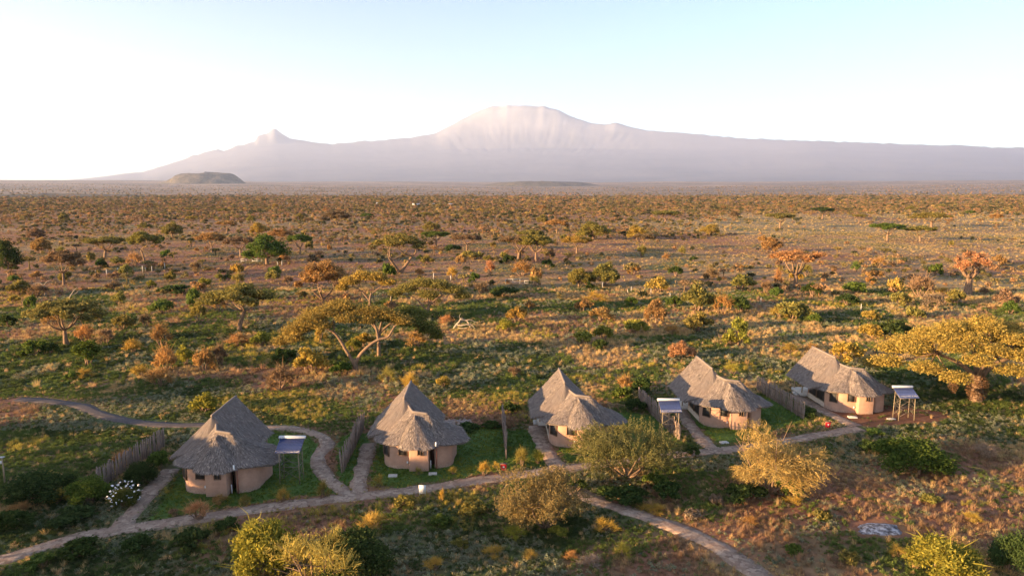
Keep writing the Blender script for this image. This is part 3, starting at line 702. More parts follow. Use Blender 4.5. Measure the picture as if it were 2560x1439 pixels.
slab(pix(1810, 1107), 0.9, 0.6, 'concrete manhole cover beside the path below the fourth hut', 0.3)
def lamp(p):
    root = thing('lamp_post', (p[0], p[1], 0), 'slim wooden lamp post at the left edge of the picture', 'lamp post')
    mb = MB(); mb.tube([(0, 0, 0), (0.02, 0, 1.3), (-0.03, 0.0, 2.55)], [0.075, 0.065, 0.05], 8); mb.build('post', M['palewood'], root)
    mb = MB(); mb.box((-0.12, 0, 2.58), (0.62, 0.32, 0.05)); mb.build('cap', M['roof_sheet'], root)
    mb = MB(); mb.tube([(-0.12, 0, 1.95), (-0.12, 0, 2.2)], [0.09, 0.11], 8); mb.build('lantern', M['white_plastic'], root)
lamp(pix(12, 1208))
# rubble bank behind the second hut lawn
def rubble(x0, x1, y, label):
    mb = MB(); rs = random.Random(3)
    for k in range(130):
        p = pix(rs.uniform(x0, x1), y + rs.gauss(0, 3)); s_ = rs.uniform(0.10, 0.26)
        th = np.linspace(0, 2 * math.pi, 7)[:-1]; V = []
        for zz, rr in ((-0.3, 0.8), (0.25, 1.0), (0.7, 0.55)):
            V += [(p[0] + s_ * rr * math.cos(t) * rs.uniform(0.75, 1.2), p[1] + s_ * rr * math.sin(t) * rs.uniform(0.75, 1.2), 0.1 + s_ * zz) for t in th]
        mb.grid(np.array(V).reshape(3, 6, 3), closed=True, sh=rs.random()); o = mb.n - 6
        mb.f.append([[o + i for i in range(6)]]); mb.m.append(np.zeros(1, int)); mb.sh.append(np.full(1, 0.5))
    return tag(mb.build('rubble', M['stone']), label, 'rubble', kind='stuff')
rubble(1112, 1178, 1057, 'low bank of loose rubble behind the lawn of the second hut')

# ------------------------------------------------------------------ wire fence posts, white gates and far sheds out on the plain
post_px = [(239, 687), (267, 690), (295, 681), (316, 680), (357, 681), (364, 679), (380, 679), (412, 674), (694, 665), (705, 666), (1084, 700), (1127, 700), (1345, 714), (1506, 722), (1569, 734), (1578, 729), (1627, 739), (1675, 743), (1902, 758), (2152, 779)]
pm = []
for k, hh in enumerate((1.5, 1.9, 1.2)):
    mb = MB(); mb.tube([(0, 0, -0.1), (0.01 * k, 0.01, hh * 0.5), (0.03 - 0.03 * k, 0, hh)], [0.085, 0.08, 0.07], 7); pm.append(mb.mesh('fence_post', M['whitewash']))
ORD = ['first', 'second', 'third', 'fourth', 'fifth', 'sixth', 'seventh', 'eighth', 'ninth', 'tenth', 'eleventh', 'twelfth', 'thirteenth', 'fourteenth', 'fifteenth', 'sixteenth', 'seventeenth', 'eighteenth', 'nineteenth', 'twentieth']
post_px.sort()
for k, (x, y) in enumerate(post_px):
    p = pix(x, y); o = link('fence_post', pm[k % 3]); o.location = (p[0], p[1], float(gz(p[0], p[1]))); s_ = px_per_m(p)
    if p[1] > 200: o.scale = (1.5, 1.5, 1.15)
    tag(o, 'pale fence post on the plain, ' + ORD[k] + ' from the left along the wire line', 'fence post', 'pale posts of the wire fence')
def gate(x0, x1, y, label, h=1.35, bays=3):
    a = pix(x0, y); b = pix(x1, y); L = float(np.linalg.norm(b - a)); rz = math.atan2(b[1] - a[1], b[0] - a[0])
    root = thing('cattle_gate', (a[0], a[1], float(gz(a[0], a[1]))), label, 'gate', 'pale gates in the wire line', rz)
    for k in range(bays + 1):
        mb = MB(); mb.box((L * k / bays, 0, h / 2), (0.14, 0.14, h)); mb.build('post', M['whitewash'], root)
    for z in (0.98, 0.45):
        mb = MB(); mb.box((L / 2, -0.09, h * z), (L, 0.04, 0.13)); mb.build('rail', M['whitewash'], root)
gate(1264, 1300, 710, 'longer pale rail gate on bare red earth in the wire line', 1.5, 2)
gate(1311, 1327, 712, 'short pale rail gate beside the longer one', 1.3, 1)
gate(603, 616, 657, 'pale gate left of the round green tree', 1.4, 1)
gate(631, 655, 657, 'pale rail gate under the round green tree', 1.2, 2)
def shed(x, y, w, label):
    p = pix(x, y); root = thing('shed', (p[0], p[1], float(gz(p[0], p[1])) - 0.2), label, 'building', 'pale sheds far out on the plain', rz=0.15)
    mb = MB(); mb.box((0, 0, 1.6), (w, 7, 3.2)); mb.build('wall', M['whitewash'], root)
    mb = MB(); mb.add([(-w / 2 - .4, -4, 3.1), (w / 2 + .4, -4, 3.1), (w / 2 + .4, 0, 4.8), (-w / 2 - .4, 0, 4.8), (-w / 2 - .4, 4, 3.1), (w / 2 + .4, 4, 3.1)], [[0, 1, 2, 3], [3, 2, 5, 4], [0, 3, 4], [1, 5, 2]]); mb.build('roof', M['roof_sheet'], root)
    mb = MB(); mb.box((w * 0.2, -3.53, 1.05), (1.2, 0.06, 2.1)); mb.build('door', M['door'], root)
shed(1040, 515, 13, 'widest of the pale sheds far out on the plain')
shed(944, 512, 6, 'leftmost tiny pale shed far out on the plain')
shed(1082, 514, 6, 'tiny pale shed second from right far out on the plain')
shed(1126, 515, 7, 'rightmost tiny pale shed far out on the plain')
# ------------------------------------------------------------------ plants: materials
def leaf_mat(name, src, transl=0.35):
    m = bpy.data.materials.new(name); m.use_nodes = True; nt = m.node_tree; n = N(nt)
    nt.nodes.remove(nt.nodes['Principled BSDF'])
    col = n.n('ObjectInfo').outputs['Color'] if src == 'obj' else n.attr('tint', 'INSTANCER', 'Color')
    sh = n.attr('shade')
    k = n.ramp(sh, [(0.0, (0.55, 0.62, 0.60)), (0.5, (1.0, 1.0, 1.0)), (1.0, (1.55, 1.38, 1.20))])
    c = n.mix(1.0, col, k, 'MULTIPLY')
    d = n.n('BsdfDiffuse'); t = n.n('BsdfTranslucent'); mx = n.n('MixShader'); mx.inputs[0].default_value = transl
    n.l(c, d.inputs[0]); n.l(c, t.inputs[0]); n.l(d.outputs[0], mx.inputs[1]); n.l(t.outputs[0], mx.inputs[2])
    n.l(mx.outputs[0], nt.nodes['Material Output'].inputs[0])
    return m
M['leaf'] = leaf_mat('leaf', 'obj'); M['leaf_far'] = leaf_mat('leaf_scatter', 'inst')
def m_bark(n, b):
    v = n.noise(n.scale(n.obj(), (3, 3, 0.8)), 3.0, 5, 0.65)
    n.base(b, n.ramp(v, [(0.3, (0.12, 0.075, 0.048)), (0.7, (0.30, 0.20, 0.13))])); n.bump(b, v, 0.5, 0.05)
M['bark'] = mat('bark', m_bark, 0.9)
plain('deadwood', (0.22, 0.175, 0.13), (0.42, 0.34, 0.26), 4.0, 0.85, (3, 3, 0.6))
plain('petal', (0.78, 0.76, 0.76), (0.88, 0.86, 0.86), 4.0, 0.7)

def leaf_quads(mb, P, size, rs, flat=1.0, aspect=0.45, m=0, sh=None, droop=None):
    P = np.asarray(P, float); n = len(P)
    nr = rs.normal(size=(n, 3)); nr[:, 2] += flat * 1.6; nr /= np.linalg.norm(nr, axis=1)[:, None]
    a = rs.normal(size=(n, 3)); a -= nr * (a * nr).sum(1)[:, None]; a /= np.linalg.norm(a, axis=1)[:, None]
    b = np.cross(nr, a); s_ = size * rs.uniform(0.6, 1.35, n)[:, None]
    a = a * s_; b = b * s_ * aspect
    V = np.stack([P - a, P - b * 0.9 + a * 0.1, P + a, P + b * 0.9 + a * 0.1], 1).reshape(-1, 3)
    mb.add(V, np.arange(4 * n).reshape(-1, 4), m, rs.uniform(0, 1, n) if sh is None else sh)
def ell(n, c, r, rs, shell=0.5):
    d = rs.normal(size=(n, 3)); d /= np.linalg.norm(d, axis=1)[:, None]
    k = rs.uniform(0, 1, n) ** shell
    return np.array(c) + d * k[:, None] * np.array(r)
def curve(a, b, bend, k=5):
    a = np.array(a, float); b = np.array(b, float); mid = (a + b) / 2 + np.array(bend); t = np.linspace(0, 1, k)[:, None]
    return a * (1 - t) ** 2 + 2 * mid * t * (1 - t) + b * t ** 2
def acacia(seed, H=8.0, R=5.0, thick=2.0, fork=0.36, limbs=4, lean=0.0, pads=24, leaves=9000, ls=0.26, tr=0.30, dome=0.16, low=0.0, bare=0.0, stems=1, asym=0.0):
    """umbrella acacia: forked trunk, spreading limbs, crown of flat leaf pads. returns (trunk mesh, crown mesh)"""
    rs = np.random.default_rng(seed); T = MB(); C = MB()
    PC = []
    for k in range(pads):
        r = R * math.sqrt((k + 0.4) / pads) * rs.uniform(0.86, 1.05) * 0.84; a = k * 2.39996 + rs.uniform(-0.35, 0.35)
        x = r * math.cos(a) + asym * R * 0.2; y = r * math.sin(a)
        z = H - thick * 0.5 - dome * H * (r / R) ** 2 + rs.uniform(-0.45, 0.25) * thick - low * H * (r / R) ** 2 * rs.uniform(0.5, 1)
        PC.append((x, y, z))
    PC = np.array(PC); hf = fork * H
    ends = []
    for s_ in range(stems):
        off = np.array([rs.uniform(-0.25, 0.25), rs.uniform(-0.25, 0.25), 0]) * (stems > 1)
        ang = s_ * 2 * math.pi / stems + rs.uniform(0, 1); sp = 0.22 * H * (stems > 1)
        top = np.array([lean * H + math.cos(ang) * sp, math.sin(ang) * sp, hf * rs.uniform(0.9, 1.1)])
        P = curve(off - [0, 0, 0.2], top, (-lean * H * 0.35, rs.uniform(-.2, .2), 0), 6); r = tr / math.sqrt(stems) ** 0.8
        T.tube(P, np.linspace(r * 1.25, r * 0.78, 6), 8, cap=False); ends.append((top, r * 0.78))
    lm = []
    for top, r in ends:
        n_ = max(2, limbs // stems + (1 if stems == 1 else 0))
        a0 = rs.uniform(0, 6)
        for k in range(n_):
            a = a0 + k * 2 * math.pi / n_ + rs.uniform(-0.4, 0.4); q = R * rs.uniform(0.35, 0.55)
            e = np.array([math.cos(a) * q + asym * R * 0.15, math.sin(a) * q, H - thick * 1.3 - dome * H * 0.3 + rs.uniform(-0.5, 0.2)])
            e[:2] = e[:2] * 0.85 + top[:2] * 0.15 * 2
            P = curve(top, e, (math.cos(a) * q * 0.18, math.sin(a) * q * 0.18, -0.06 * H), 6)
            T.tube(P, np.linspace(r * 0.85, r * 0.34, 6), 6, cap=False)
            lm += [(P[3], r * 0.45), (P[4], r * 0.4), (P[5], r * 0.34)]
    LP = np.array([p for p, _ in lm])
    for c in PC:
        k = int(np.argmin(np.linalg.norm(LP - c, axis=1) + np.clip(LP[:, 2] - c[2] + 0.3, 0, 9) * 3)); p, r = lm[k]
        P = curve(p, c - [0, 0, thick * 0.15], (0, 0, -0.05 * H), 4); T.tube(P, np.linspace(r * 0.75, r * 0.18, 4), 5, cap=False)
        for j in range(3):
            e = c + np.array([rs.uniform(-1, 1) * R * 0.22, rs.uniform(-1, 1) * R * 0.22, rs.uniform(0, 0.3) * thick]); T.tube([P[2], (P[2] + e) / 2 + [0, 0, -0.06], e], [r * 0.25, r * 0.16, r * 0.07], 4, cap=False)
    per = int(leaves * (1 - bare) / pads)
    for c in PC:
        rr = R * rs.uniform(0.20, 0.34)
        Q = ell(per, c, (rr, rr * rs.uniform(0.8, 1.2), thick * rs.uniform(0.30, 0.5)), rs, 0.42)
        Q[:, 2] = np.where(Q[:, 2] < c[2] - thick * 0.12, c[2] - thick * 0.12 - (c[2] - thick * 0.12 - Q[:, 2]) * 0.45, Q[:, 2])
        tuft = ell(max(6, per // 40), c, (rr * 1.1, rr * 1.1, thick * 0.5), rs, 0.3)
        w = rs.integers(0, len(tuft), len(Q)); Q = Q * 0.72 + tuft[w] * 0.28
        leaf_quads(C, Q, ls, rs, 0.7, 0.42)
    if bare > 0:
        for c in PC:
            for j in range(26):
                e = c + rs.normal(size=3) * [R * 0.16, R * 0.16, thick * 0.25]; T.tube([c, (c + e) / 2 + rs.normal(size=3) * 0.1, e], [0.03, 0.022, 0.01], 3, cap=False)
    return T.mesh('trunk', M['bark'], True), C.mesh('crown', M['leaf'])
def shrub(seed, leaves=1300, ls=0.12, H=1.35, lobes=9, stems=7, fill=0.45, twig=0, erect=0.0):
    """leafy or twiggy bush about 2 m across (scaled on placing). returns (stems mesh, foliage mesh)"""
    rs = np.random.default_rng(seed); T = MB(); C = MB(); L = []
    for k in range(lobes):
        a = k * 2.39996 + rs.uniform(-0.5, 0.5); r = 0.68 * math.sqrt((k + 0.3) / lobes) * rs.uniform(0.8, 1.1)
        z = H * (0.64 - 0.36 * (r / 0.7) ** 2 + rs.uniform(-0.10, 0.12)) * (1 + erect * rs.uniform(-0.1, 0.35))
        L.append((np.array([r * math.cos(a), r * math.sin(a), z]), rs.uniform(0.26, 0.42)))
    for k in range(stems):
        c, r = L[k % lobes]; b = rs.normal(size=3) * [0.09, 0.09, 0]; b[2] = -0.05
        P = curve(b, c, (c[0] * 0.2, c[1] * 0.2, -0.05), 5); T.tube(P, np.linspace(0.045, 0.014, 5), 5, cap=False)
    for c, r in L:
        n = leaves // lobes
        Q = ell(n, c, (r, r, r * 0.85 * H / 1.35), rs, fill)
        tuft = ell(max(5, n // 9), c, (r * 1.12, r * 1.12, r), rs, 0.25)
        Q = Q * 0.6 + tuft[rs.integers(0, len(tuft), n)] * 0.4
        Q[:, 2] = np.abs(Q[:, 2] - 0.03) + 0.03
        leaf_quads(C, Q, ls, rs, 0.25, 0.5)
    for k in range(twig):
        c, r = L[rs.integers(0, lobes)]; d = rs.normal(size=3); d[2] = abs(d[2]) * (0.8 + erect); d /= np.linalg.norm(d)
        p = c + d * r * rs.uniform(0.0, 0.9); e = p + (d + rs.normal(size=3) * 0.35) * rs.uniform(0.22, 0.5); e[2] = max(e[2], 0.05)
        w = np.cross(d, rs.normal(size=3)); w = w / np.linalg.norm(w) * 0.011; mm = (p + e) / 2 + rs.normal(size=3) * 0.05
        C.add([p - w, p + w, mm + w * 0.8, mm - w * 0.8, e], [[0, 1, 2, 3], [3, 2, 4]], 0, 0.75)
    return T.mesh('stems', M['bark'], True), C.mesh('foliage', M['leaf'])
def thornbush(seed, R=3.6, H=4.2, flat=0.55, n=900, per=7, ls=0.075, clear=0.28, tw=0.018):
    """large thorn tree: trunk forks near the ground into a wide tangle of fine twigs with tiny leaves"""
    rs = np.random.default_rng(seed); T = MB(); C = MB(); lim = []
    for k in range(6):
        a = k * 1.047 + rs.uniform(-0.4, 0.4); q = R * rs.uniform(0.35, 0.6)
        e = np.array([math.cos(a) * q, math.sin(a) * q, H * rs.uniform(0.5, 0.72)])
        P = curve((rs.normal() * 0.1, rs.normal() * 0.1, -0.1), e, (math.cos(a) * q * 0.25, math.sin(a) * q * 0.25, -H * 0.06), 7)
        T.tube(P, np.linspace(0.12, 0.035, 7), 6, cap=False); lim += list(P[2:])
        for j in range(4):
            e2 = e + rs.normal(size=3) * [R * 0.3, R * 0.3, H * 0.12]; Q = curve(P[rs.integers(3, 6)], e2, (0, 0, 0.1), 4); T.tube(Q, np.linspace(0.04, 0.015, 4), 4, cap=False); lim += list(Q[1:])
    lim = np.array(lim)
    cz = H * (clear + (1 - clear) * 0.45)
    bl = [(ell(1, (0, 0, cz), (R * 0.8, R * 0.8, H * (1 - clear) * 0.42), rs, 0.4)[0], rs.uniform(0.22, 0.40) * R) for _ in range(20)]
    qs = []
    for k in range(n):
        c, r = bl[rs.integers(0, 20)]; p = ell(1, c, (r, r, r * flat), rs, 0.5)[0]; p[2] = max(p[2], 0.12 * H * rs.uniform(0.3, 1))
        j = int(np.argmin(np.linalg.norm(lim - p, axis=1))); s0 = lim[j] * 0.25 + p * 0.75
        d = p - lim[j]; d = d / (np.linalg.norm(d) + 1e-6) + rs.normal(size=3) * 0.5; d[2] += 0.75; d /= np.linalg.norm(d)
        e = p + d * rs.uniform(0.2, 0.5); w = np.cross(d, rs.normal(size=3)); w = w / (np.linalg.norm(w) + 1e-6) * tw * rs.uniform(0.6, 1.3); mm = (s0 + e) / 2 + rs.normal(size=3) * 0.08
        C.add([s0 - w, s0 + w, mm + w * 0.8, mm - w * 0.8, e + w * .2, e - w * .2], [[0, 1, 2, 3], [3, 2, 4, 5]], 0, rs.uniform(0.55, 1.0))
        t = rs.uniform(0.1, 1.05, per)[:, None]; qs.append(s0 * (1 - t) + e * t + rs.normal(size=(per, 3)) * 0.07)
    leaf_quads(C, np.vstack(qs), ls, rs, 0.3, 0.5)
    return T.mesh('trunk', M['bark'], True), C.mesh('crown', M['leaf'])

# ------------------------------------------------------------------ plants: colours (base reflectance)
PAL = {
    'olive': (0.230, 0.200, 0.060), 'green': (0.105, 0.150, 0.034), 'dark green': (0.062, 0.090, 0.028), 'yellow-green': (0.240, 0.230, 0.045),
    'golden': (0.38, 0.265, 0.065), 'orange-brown': (0.36, 0.215, 0.085), 'brown': (0.22, 0.150, 0.090), 'grey-brown': (0.27, 0.21, 0.16), 'rust': (0.44, 0.235, 0.11),
}
def hue(c, rs, j=0.16):
    k = rs.uniform(1 - j, 1 + j); return (c[0] * k * rs.uniform(0.93, 1.07), c[1] * k, c[2] * k * rs.uniform(0.9, 1.1), 1)
VR = random.Random(11)
def place(name, part_names, meshes, p, scale, rz, color, label, cat, group, bark=None):
    root = thing(name, (p[0], p[1], float(gz(p[0], p[1])) if len(p) < 4 else p[3]), label, cat, group, rz); root.scale = scale
    for nm, me in zip(part_names, meshes):
        o = link(nm, me, root); o.color = color
    return root
# ---- landmark trees
AC = {
    'umb1': (acacia(1), 8.0, 5.0), 'umb2': (acacia(2, limbs=3, lean=0.05), 8.0, 5.0), 'umb3': (acacia(3, thick=2.3, pads=24, dome=0.24), 8.0, 5.0),
    'bent': (acacia(4, H=8.5, R=5.5, fork=0.45, limbs=3, lean=0.12, thick=2.2, dome=0.2, pads=22), 8.5, 5.5),
    'vase': (acacia(5, H=8.5, R=5.2, fork=0.25, stems=4, limbs=8, thick=3.0, pads=28, dome=0.42, tr=0.34), 8.5, 5.2),
    'round': (acacia(6, H=9.0, R=6.0, fork=0.3, thick=4.0, pads=36, dome=0.5, low=0.2, leaves=9000, ls=0.30, tr=0.42), 9.0, 6.0),
    'tall': (acacia(7, H=11.0, R=5.5, fork=0.38, stems=2, limbs=6, thick=2.6, pads=22, dome=0.2, tr=0.42), 11.0, 5.5),
    'bare': (acacia(8, H=8.5, R=5.2, fork=0.32, limbs=4, thick=1.7, pads=18, bare=0.35, tr=0.34, dome=0.2), 8.5, 5.2),
    'snag': (acacia(9, H=8.0, R=3.0, fork=0.42, limbs=6, thick=2.2, pads=14, bare=0.86, tr=0.5, dome=0.3), 8.0, 3.0),
    'low': (acacia(10, H=5.5, R=4.6, fork=0.3, limbs=5, thick=2.8, pads=26, dome=0.4, low=0.15), 5.5, 4.6),
}
def tree_px(kind, x, ybase, x0, x1, ytop, color, label, rz=None, name='acacia_tree', group='acacias scattered over the plain', dr=0.0):
    """stand a tree with its foot at pixel (x, ybase); crown from x0 to x1, top at ytop"""
    ms, H, R = AC[kind]; p = pix(x, ybase); z = float(gz(p[0], p[1])); s_ = px_per_m(p)
    ry = R * (x1 - x0) / 2 / s_ / R
    dep = math.atan2(CAM_H, math.hypot(p[0], p[1]))
    sr = (x1 - x0) / 2 / s_ / R
    sh = max(0.35 * sr, ((ybase - ytop) / s_ - 0.55 * R * sr * math.sin(dep)) / math.cos(dep) / H)
    return place(name, ('trunk', 'crown'), ms, (p[0], p[1]), (sr, sr, sh), VR.uniform(0, 6.28) if rz is None else rz, hue(PAL[color] if isinstance(color, str) else color, VR, 0.06), label, 'tree', group)
GA = 'acacias scattered over the plain'
TREES = [
    ('umb3', 165, 862, 74, 248, 733, 'olive', 'flat-topped umbrella acacia farthest left on the green plain, slim straight trunk', 0.4),
    ('bent', 598, 826, 528, 716, 702, 'olive', 'umbrella acacia with a bent pale trunk standing alone left of the dense grove', 0.0),
    ('vase', 808, 748, 730, 878, 638, 'orange-brown', 'vase-shaped acacia with many stems fanning from one foot', 0.0),
    ('round', 668, 662, 616, 734, 579, 'green', 'round-crowned bright green tree beside the pale gates', 0.0),
    ('tall', 1000, 682, 945, 1082, 578, 'olive', 'tall acacia with two long straight stems and a high crown', 0.2),
    ('umb1', 1090, 614, 1054, 1130, 574, 'green', 'small umbrella acacia just right of the tall two-stemmed acacia', 0.9),
    ('umb2', 1296, 648, 1238, 1346, 584, 'brown', 'left one of the two dark acacias standing close together', 0.1),
    ('umb3', 1340, 652, 1292, 1400, 580, 'olive', 'right one of the two dark acacias standing close together', 2.0),
    ('bent', 362, 657, 285, 368, 577, 'olive', 'leaning acacia with a dark curved trunk at the left of the plain', 3.1),
    ('umb2', 262, 646, 205, 312, 588, 'olive', 'broad dark acacia just left of the leaning one', 1.3),
    ('umb1', 602, 642, 562, 650, 588, 'brown', 'thin dark acacia just left of the round bright green tree', 0.2),
    ('bare', 1988, 717, 1896, 2054, 618, 'rust', 'rust-orange acacia with a pale forked trunk on the right of the plain', 0.5),
    ('snag', 2420, 737, 2372, 2472, 620, 'rust', 'nearly leafless old tree with a thick pale trunk far right', 0.0),
    ('umb1', 2218, 602, 2168, 2258, 555, 'green', 'flat dark umbrella acacia left of its pale twin on the far right grass', 0.6),
    ('umb2', 2300, 604, 2254, 2334, 563, 'olive', 'pale umbrella acacia right of its dark twin on the far right grass', 1.6),
    ('umb3', 2328, 568, 2266, 2362, 528, 'olive', 'farthest of the three acacias on the open grass at far right', 2.2),
    ('umb3', 160, 712, 102, 196, 618, 'brown', 'brownish acacia above the leftmost umbrella acacia', 0.3),
    ('round', 22, 690, -30, 40, 590, 'dark green', 'dark tree cut by the left edge of the picture', 0.3),
    ('round', 1484, 598, 1428, 1524, 548, 'olive', 'broad olive acacia behind the paired dark acacias, right of them', 0.3),
    ('umb3', 1392, 584, 1352, 1420, 546, 'orange-brown', 'small brown acacia just behind the paired dark acacias', 0.3),
    ('umb1', 1950, 570, 1912, 1990, 530, 'olive', 'flat acacia at the edge of the open yellow grass', 0.7),
    ('vase', 842, 562, 806, 892, 522, 'brown', 'brown acacia far behind the round green tree', 0.3),
    ('umb2', 1662, 560, 1626, 1706, 524, 'olive', 'far olive acacia midway along the bush line', 0.7),
    ('umb1', 2056, 548, 2030, 2092, 516, 'dark green', 'dark far acacia at the back edge of the yellow grass', 0.7),
    ('low', 1447, 716, 1412, 1482, 664, 'olive', 'small bushy acacia right of the longer pale gate', 0.4),
    ('low', 1512, 714, 1470, 1560, 650, 'olive', 'larger bushy acacia right of the longer pale gate', 1.4),
    ('low', 1640, 806, 1604, 1668, 738, 'orange-brown', 'dry orange mop-headed small tree in the green belt', 1.4),
    ('low', 1705, 896, 1668, 1742, 846, 'rust', 'small rusty umbrella bush-tree behind the fourth hut', 2.4),
]
for kind, x, yb, x0, x1, yt, c, lab, rz in TREES: tree_px(kind, x, yb, x0, x1, yt, c, lab, rz)

RT = random.Random(5); spots = [(t[1], t[2]) for t in TREES]; extra = []; tr_ = 0
while len(extra) < 46 and tr_ < 4000:
    tr_ += 1; x = RT.uniform(10, 2550); y = 522 + 120 * RT.random() ** 1.5
    if x > 1800 and y > 560 and RT.random() < 0.8: continue
    if min(math.hypot(x - a, (y - b) * 3) for a, b in spots) < 70: continue
    spots.append((x, y)); p = pix(x, y); s_ = px_per_m(p); w = RT.uniform(9, 15) * s_; h = RT.uniform(6.5, 9.5) * s_
    extra.append((x, y, w, h, RT.choice(['umb1', 'umb2', 'umb3', 'umb3', 'low', 'round', 'vase']), RT.choice(['olive', 'olive', 'orange-brown', 'brown', 'green', 'golden'])))
LANDT = [(365, 620, 'leaning dark acacia'), (668, 620, 'round bright green tree'), (1000, 630, 'tall two-stemmed acacia'), (1320, 615, 'two dark paired acacias'), (1988, 660, 'rust-orange acacia'), (2260, 590, 'far right twin acacias'), (1040, 513, 'widest far shed')]
bk = {}
for e in extra:
    L = min(LANDT, key=lambda q: math.hypot(q[0] - e[0], 2 * (q[1] - e[1]))); bk.setdefault((e[5], 'left of' if e[0] < L[0] else 'right of', L[2]), []).append((math.hypot(L[0] - e[0], 2 * (L[1] - e[1])), e))
for (colr, side, land), lst in bk.items():
    lst.sort()
    for k, (_, (x, y, w, h, kind, c)) in enumerate(lst):
        tree_px(kind, x, y, x - w / 2, x + w / 2, y - h, c, f'{c} far acacia {side} the {land}' + ('' if len(lst) == 1 else ', ' + ['nearest', 'second nearest', 'third nearest', 'fourth nearest', 'fifth nearest', 'sixth nearest'][min(k, 5)]))
# ---- the dense grove with the V-forked acacia, each tree built for its place
def hero(name, p, trunk_paths, pads, color, label, leaves, ls, seed, twigs=5, bark='bark', thick=1.0):
    """trunk_paths: list of (points, radii); pads: list of (centre, rx, ry, rz) in metres from the foot"""
    rs = np.random.default_rng(seed); T = MB(); C = MB(); ends = []
    for pts, rad in trunk_paths:
        P = smooth3(np.array(pts, float)); T.tube(P, np.interp(np.linspace(0, 1, len(P)), np.linspace(0, 1, len(rad)), rad), 9, cap=True); ends += [P[int(len(P) * f)] for f in (0.55, 0.7, 0.85)] + [P[-1]]
    ends = np.array(ends); vol = sum(a * b for _, a, b, _ in pads)
    for c, a, b, h in pads:
        c = np.array(c, float)
        k = int(np.argmin(np.linalg.norm(ends - c, axis=1))); P = curve(ends[k], c, (0, 0, -0.5), 5); T.tube(P, np.linspace(0.10, 0.03, 5), 5, cap=False)
        for j in range(twigs):
            e = c + rs.normal(size=3) * [a * 0.45, b * 0.45, h * 0.3]; T.tube(curve(P[3], e, (0, 0, -0.2), 4), np.linspace(0.04, 0.012, 4), 4, cap=False)
        n = int(leaves * a * b / vol)
        Q = ell(n, c, (a, b, h), rs, 0.42); tuft = ell(max(8, n // 30), c, (a * 1.06, b * 1.06, h), rs, 0.3)
        Q = Q * 0.7 + tuft[rs.integers(0, len(tuft), n)] * 0.3
        lo = c[2] - h * 0.3; Q[:, 2] = np.where(Q[:, 2] < lo, lo - (lo - Q[:, 2]) * 0.4, Q[:, 2])
        leaf_quads(C, Q, ls, rs, 0.6, 0.42)
    root = thing(name, (p[0], p[1], float(gz(p[0], p[1]))), label, 'tree', 'trees of the dense grove')
    o = T.build('trunk', M[bark], root, smooth=True); o = C.build('crown', M['leaf'], root); o.color = hue(PAL[color] if isinstance(color, str) else color, VR, 0.03)
    return root
def smooth3(P):
    n = len(P); out = []
    for i in range(n - 1):
        p0, p1, p2, p3 = P[max(i - 1, 0)], P[i], P[i + 1], P[min(i + 2, n - 1)]
        for t in np.arange(5) / 5: out.append(0.5 * (2 * p1 + (p2 - p0) * t + (2 * p0 - 5 * p1 + 4 * p2 - p3) * t * t + (3 * p1 - p0 - 3 * p2 + p3) * t ** 3))
    out.append(P[-1]); return np.array(out)
pV = pix(888, 928)
hero('acacia_tree', pV, [
    ([(0, 0, -0.2), (0, 0, 1.2), (-0.2, 0, 1.9)], [0.42, 0.36, 0.3]),
    ([(0, 0, 1.0), (-1.1, 0.1, 2.8), (-2.1, 0.2, 4.6), (-3.0, 0.2, 5.8), (-5.0, 0.4, 7.0), (-6.2, 0.6, 8.0)], [0.28, 0.24, 0.22, 0.19, 0.14, 0.08]),
    ([(0, 0, 1.0), (0.9, -0.1, 2.6), (2.2, 0, 3.9), (3.2, 0.1, 4.6), (4.0, 0.1, 5.0)], [0.30, 0.27, 0.24, 0.22, 0.2]),
    ([(3.6, 0.1, 4.75), (3.4, 0.2, 6.2), (3.0, 0.3, 7.2), (2.2, 0.5, 8.2)], [0.2, 0.18, 0.14, 0.08]),
    ([(3.9, 0.1, 4.95), (5.0, 0.1, 5.2), (5.6, 0.2, 6.0), (6.2, 0.4, 6.9), (7.4, 0.6, 7.4)], [0.2, 0.17, 0.15, 0.12, 0.07]),
    ([(-3.0, 0.2, 5.8), (-3.4, 1.6, 7.4), (-3.0, 3.0, 8.6)], [0.12, 0.1, 0.05]),
], [((-8.4, 0.5, 6.6), 2.8, 2.8, 1.3), ((-6.4, 0.2, 7.8), 3.0, 3.2, 1.4), ((-4.2, 1.5, 8.9), 2.9, 3.0, 1.4), ((-2.0, 2.4, 9.5), 2.8, 2.8, 1.3), ((-6.8, 3.0, 8.3), 2.8, 2.6, 1.3), ((-1.0, 0.0, 8.1), 2.4, 2.4, 1.1), ((-10.0, 2.2, 5.6), 2.4, 2.4, 1.2), ((0.9, 2.0, 8.9), 2.6, 2.6, 1.2), ((-11.4, 1.0, 4.4), 1.8, 1.8, 1.1), ((-8.8, -0.6, 5.2), 2.0, 1.8, 1.0), ((3.0, 1.8, 9.0), 2.4, 2.4, 1.0), ((-4.6, -0.8, 7.2), 2.2, 2.0, 0.9), ((5.0, 1.6, 8.4), 2.6, 2.4, 1.1), ((2.0, 0.4, 7.8), 2.2, 2.0, 1.0), ((7.2, 1.2, 7.6), 2.4, 2.2, 1.1), ((-3.0, 3.6, 9.6), 2.6, 2.4, 1.2)],
    (0.30, 0.22, 0.062), 'big acacia of the grove whose trunk forks low in a wide V', 25000, 0.18, 21)
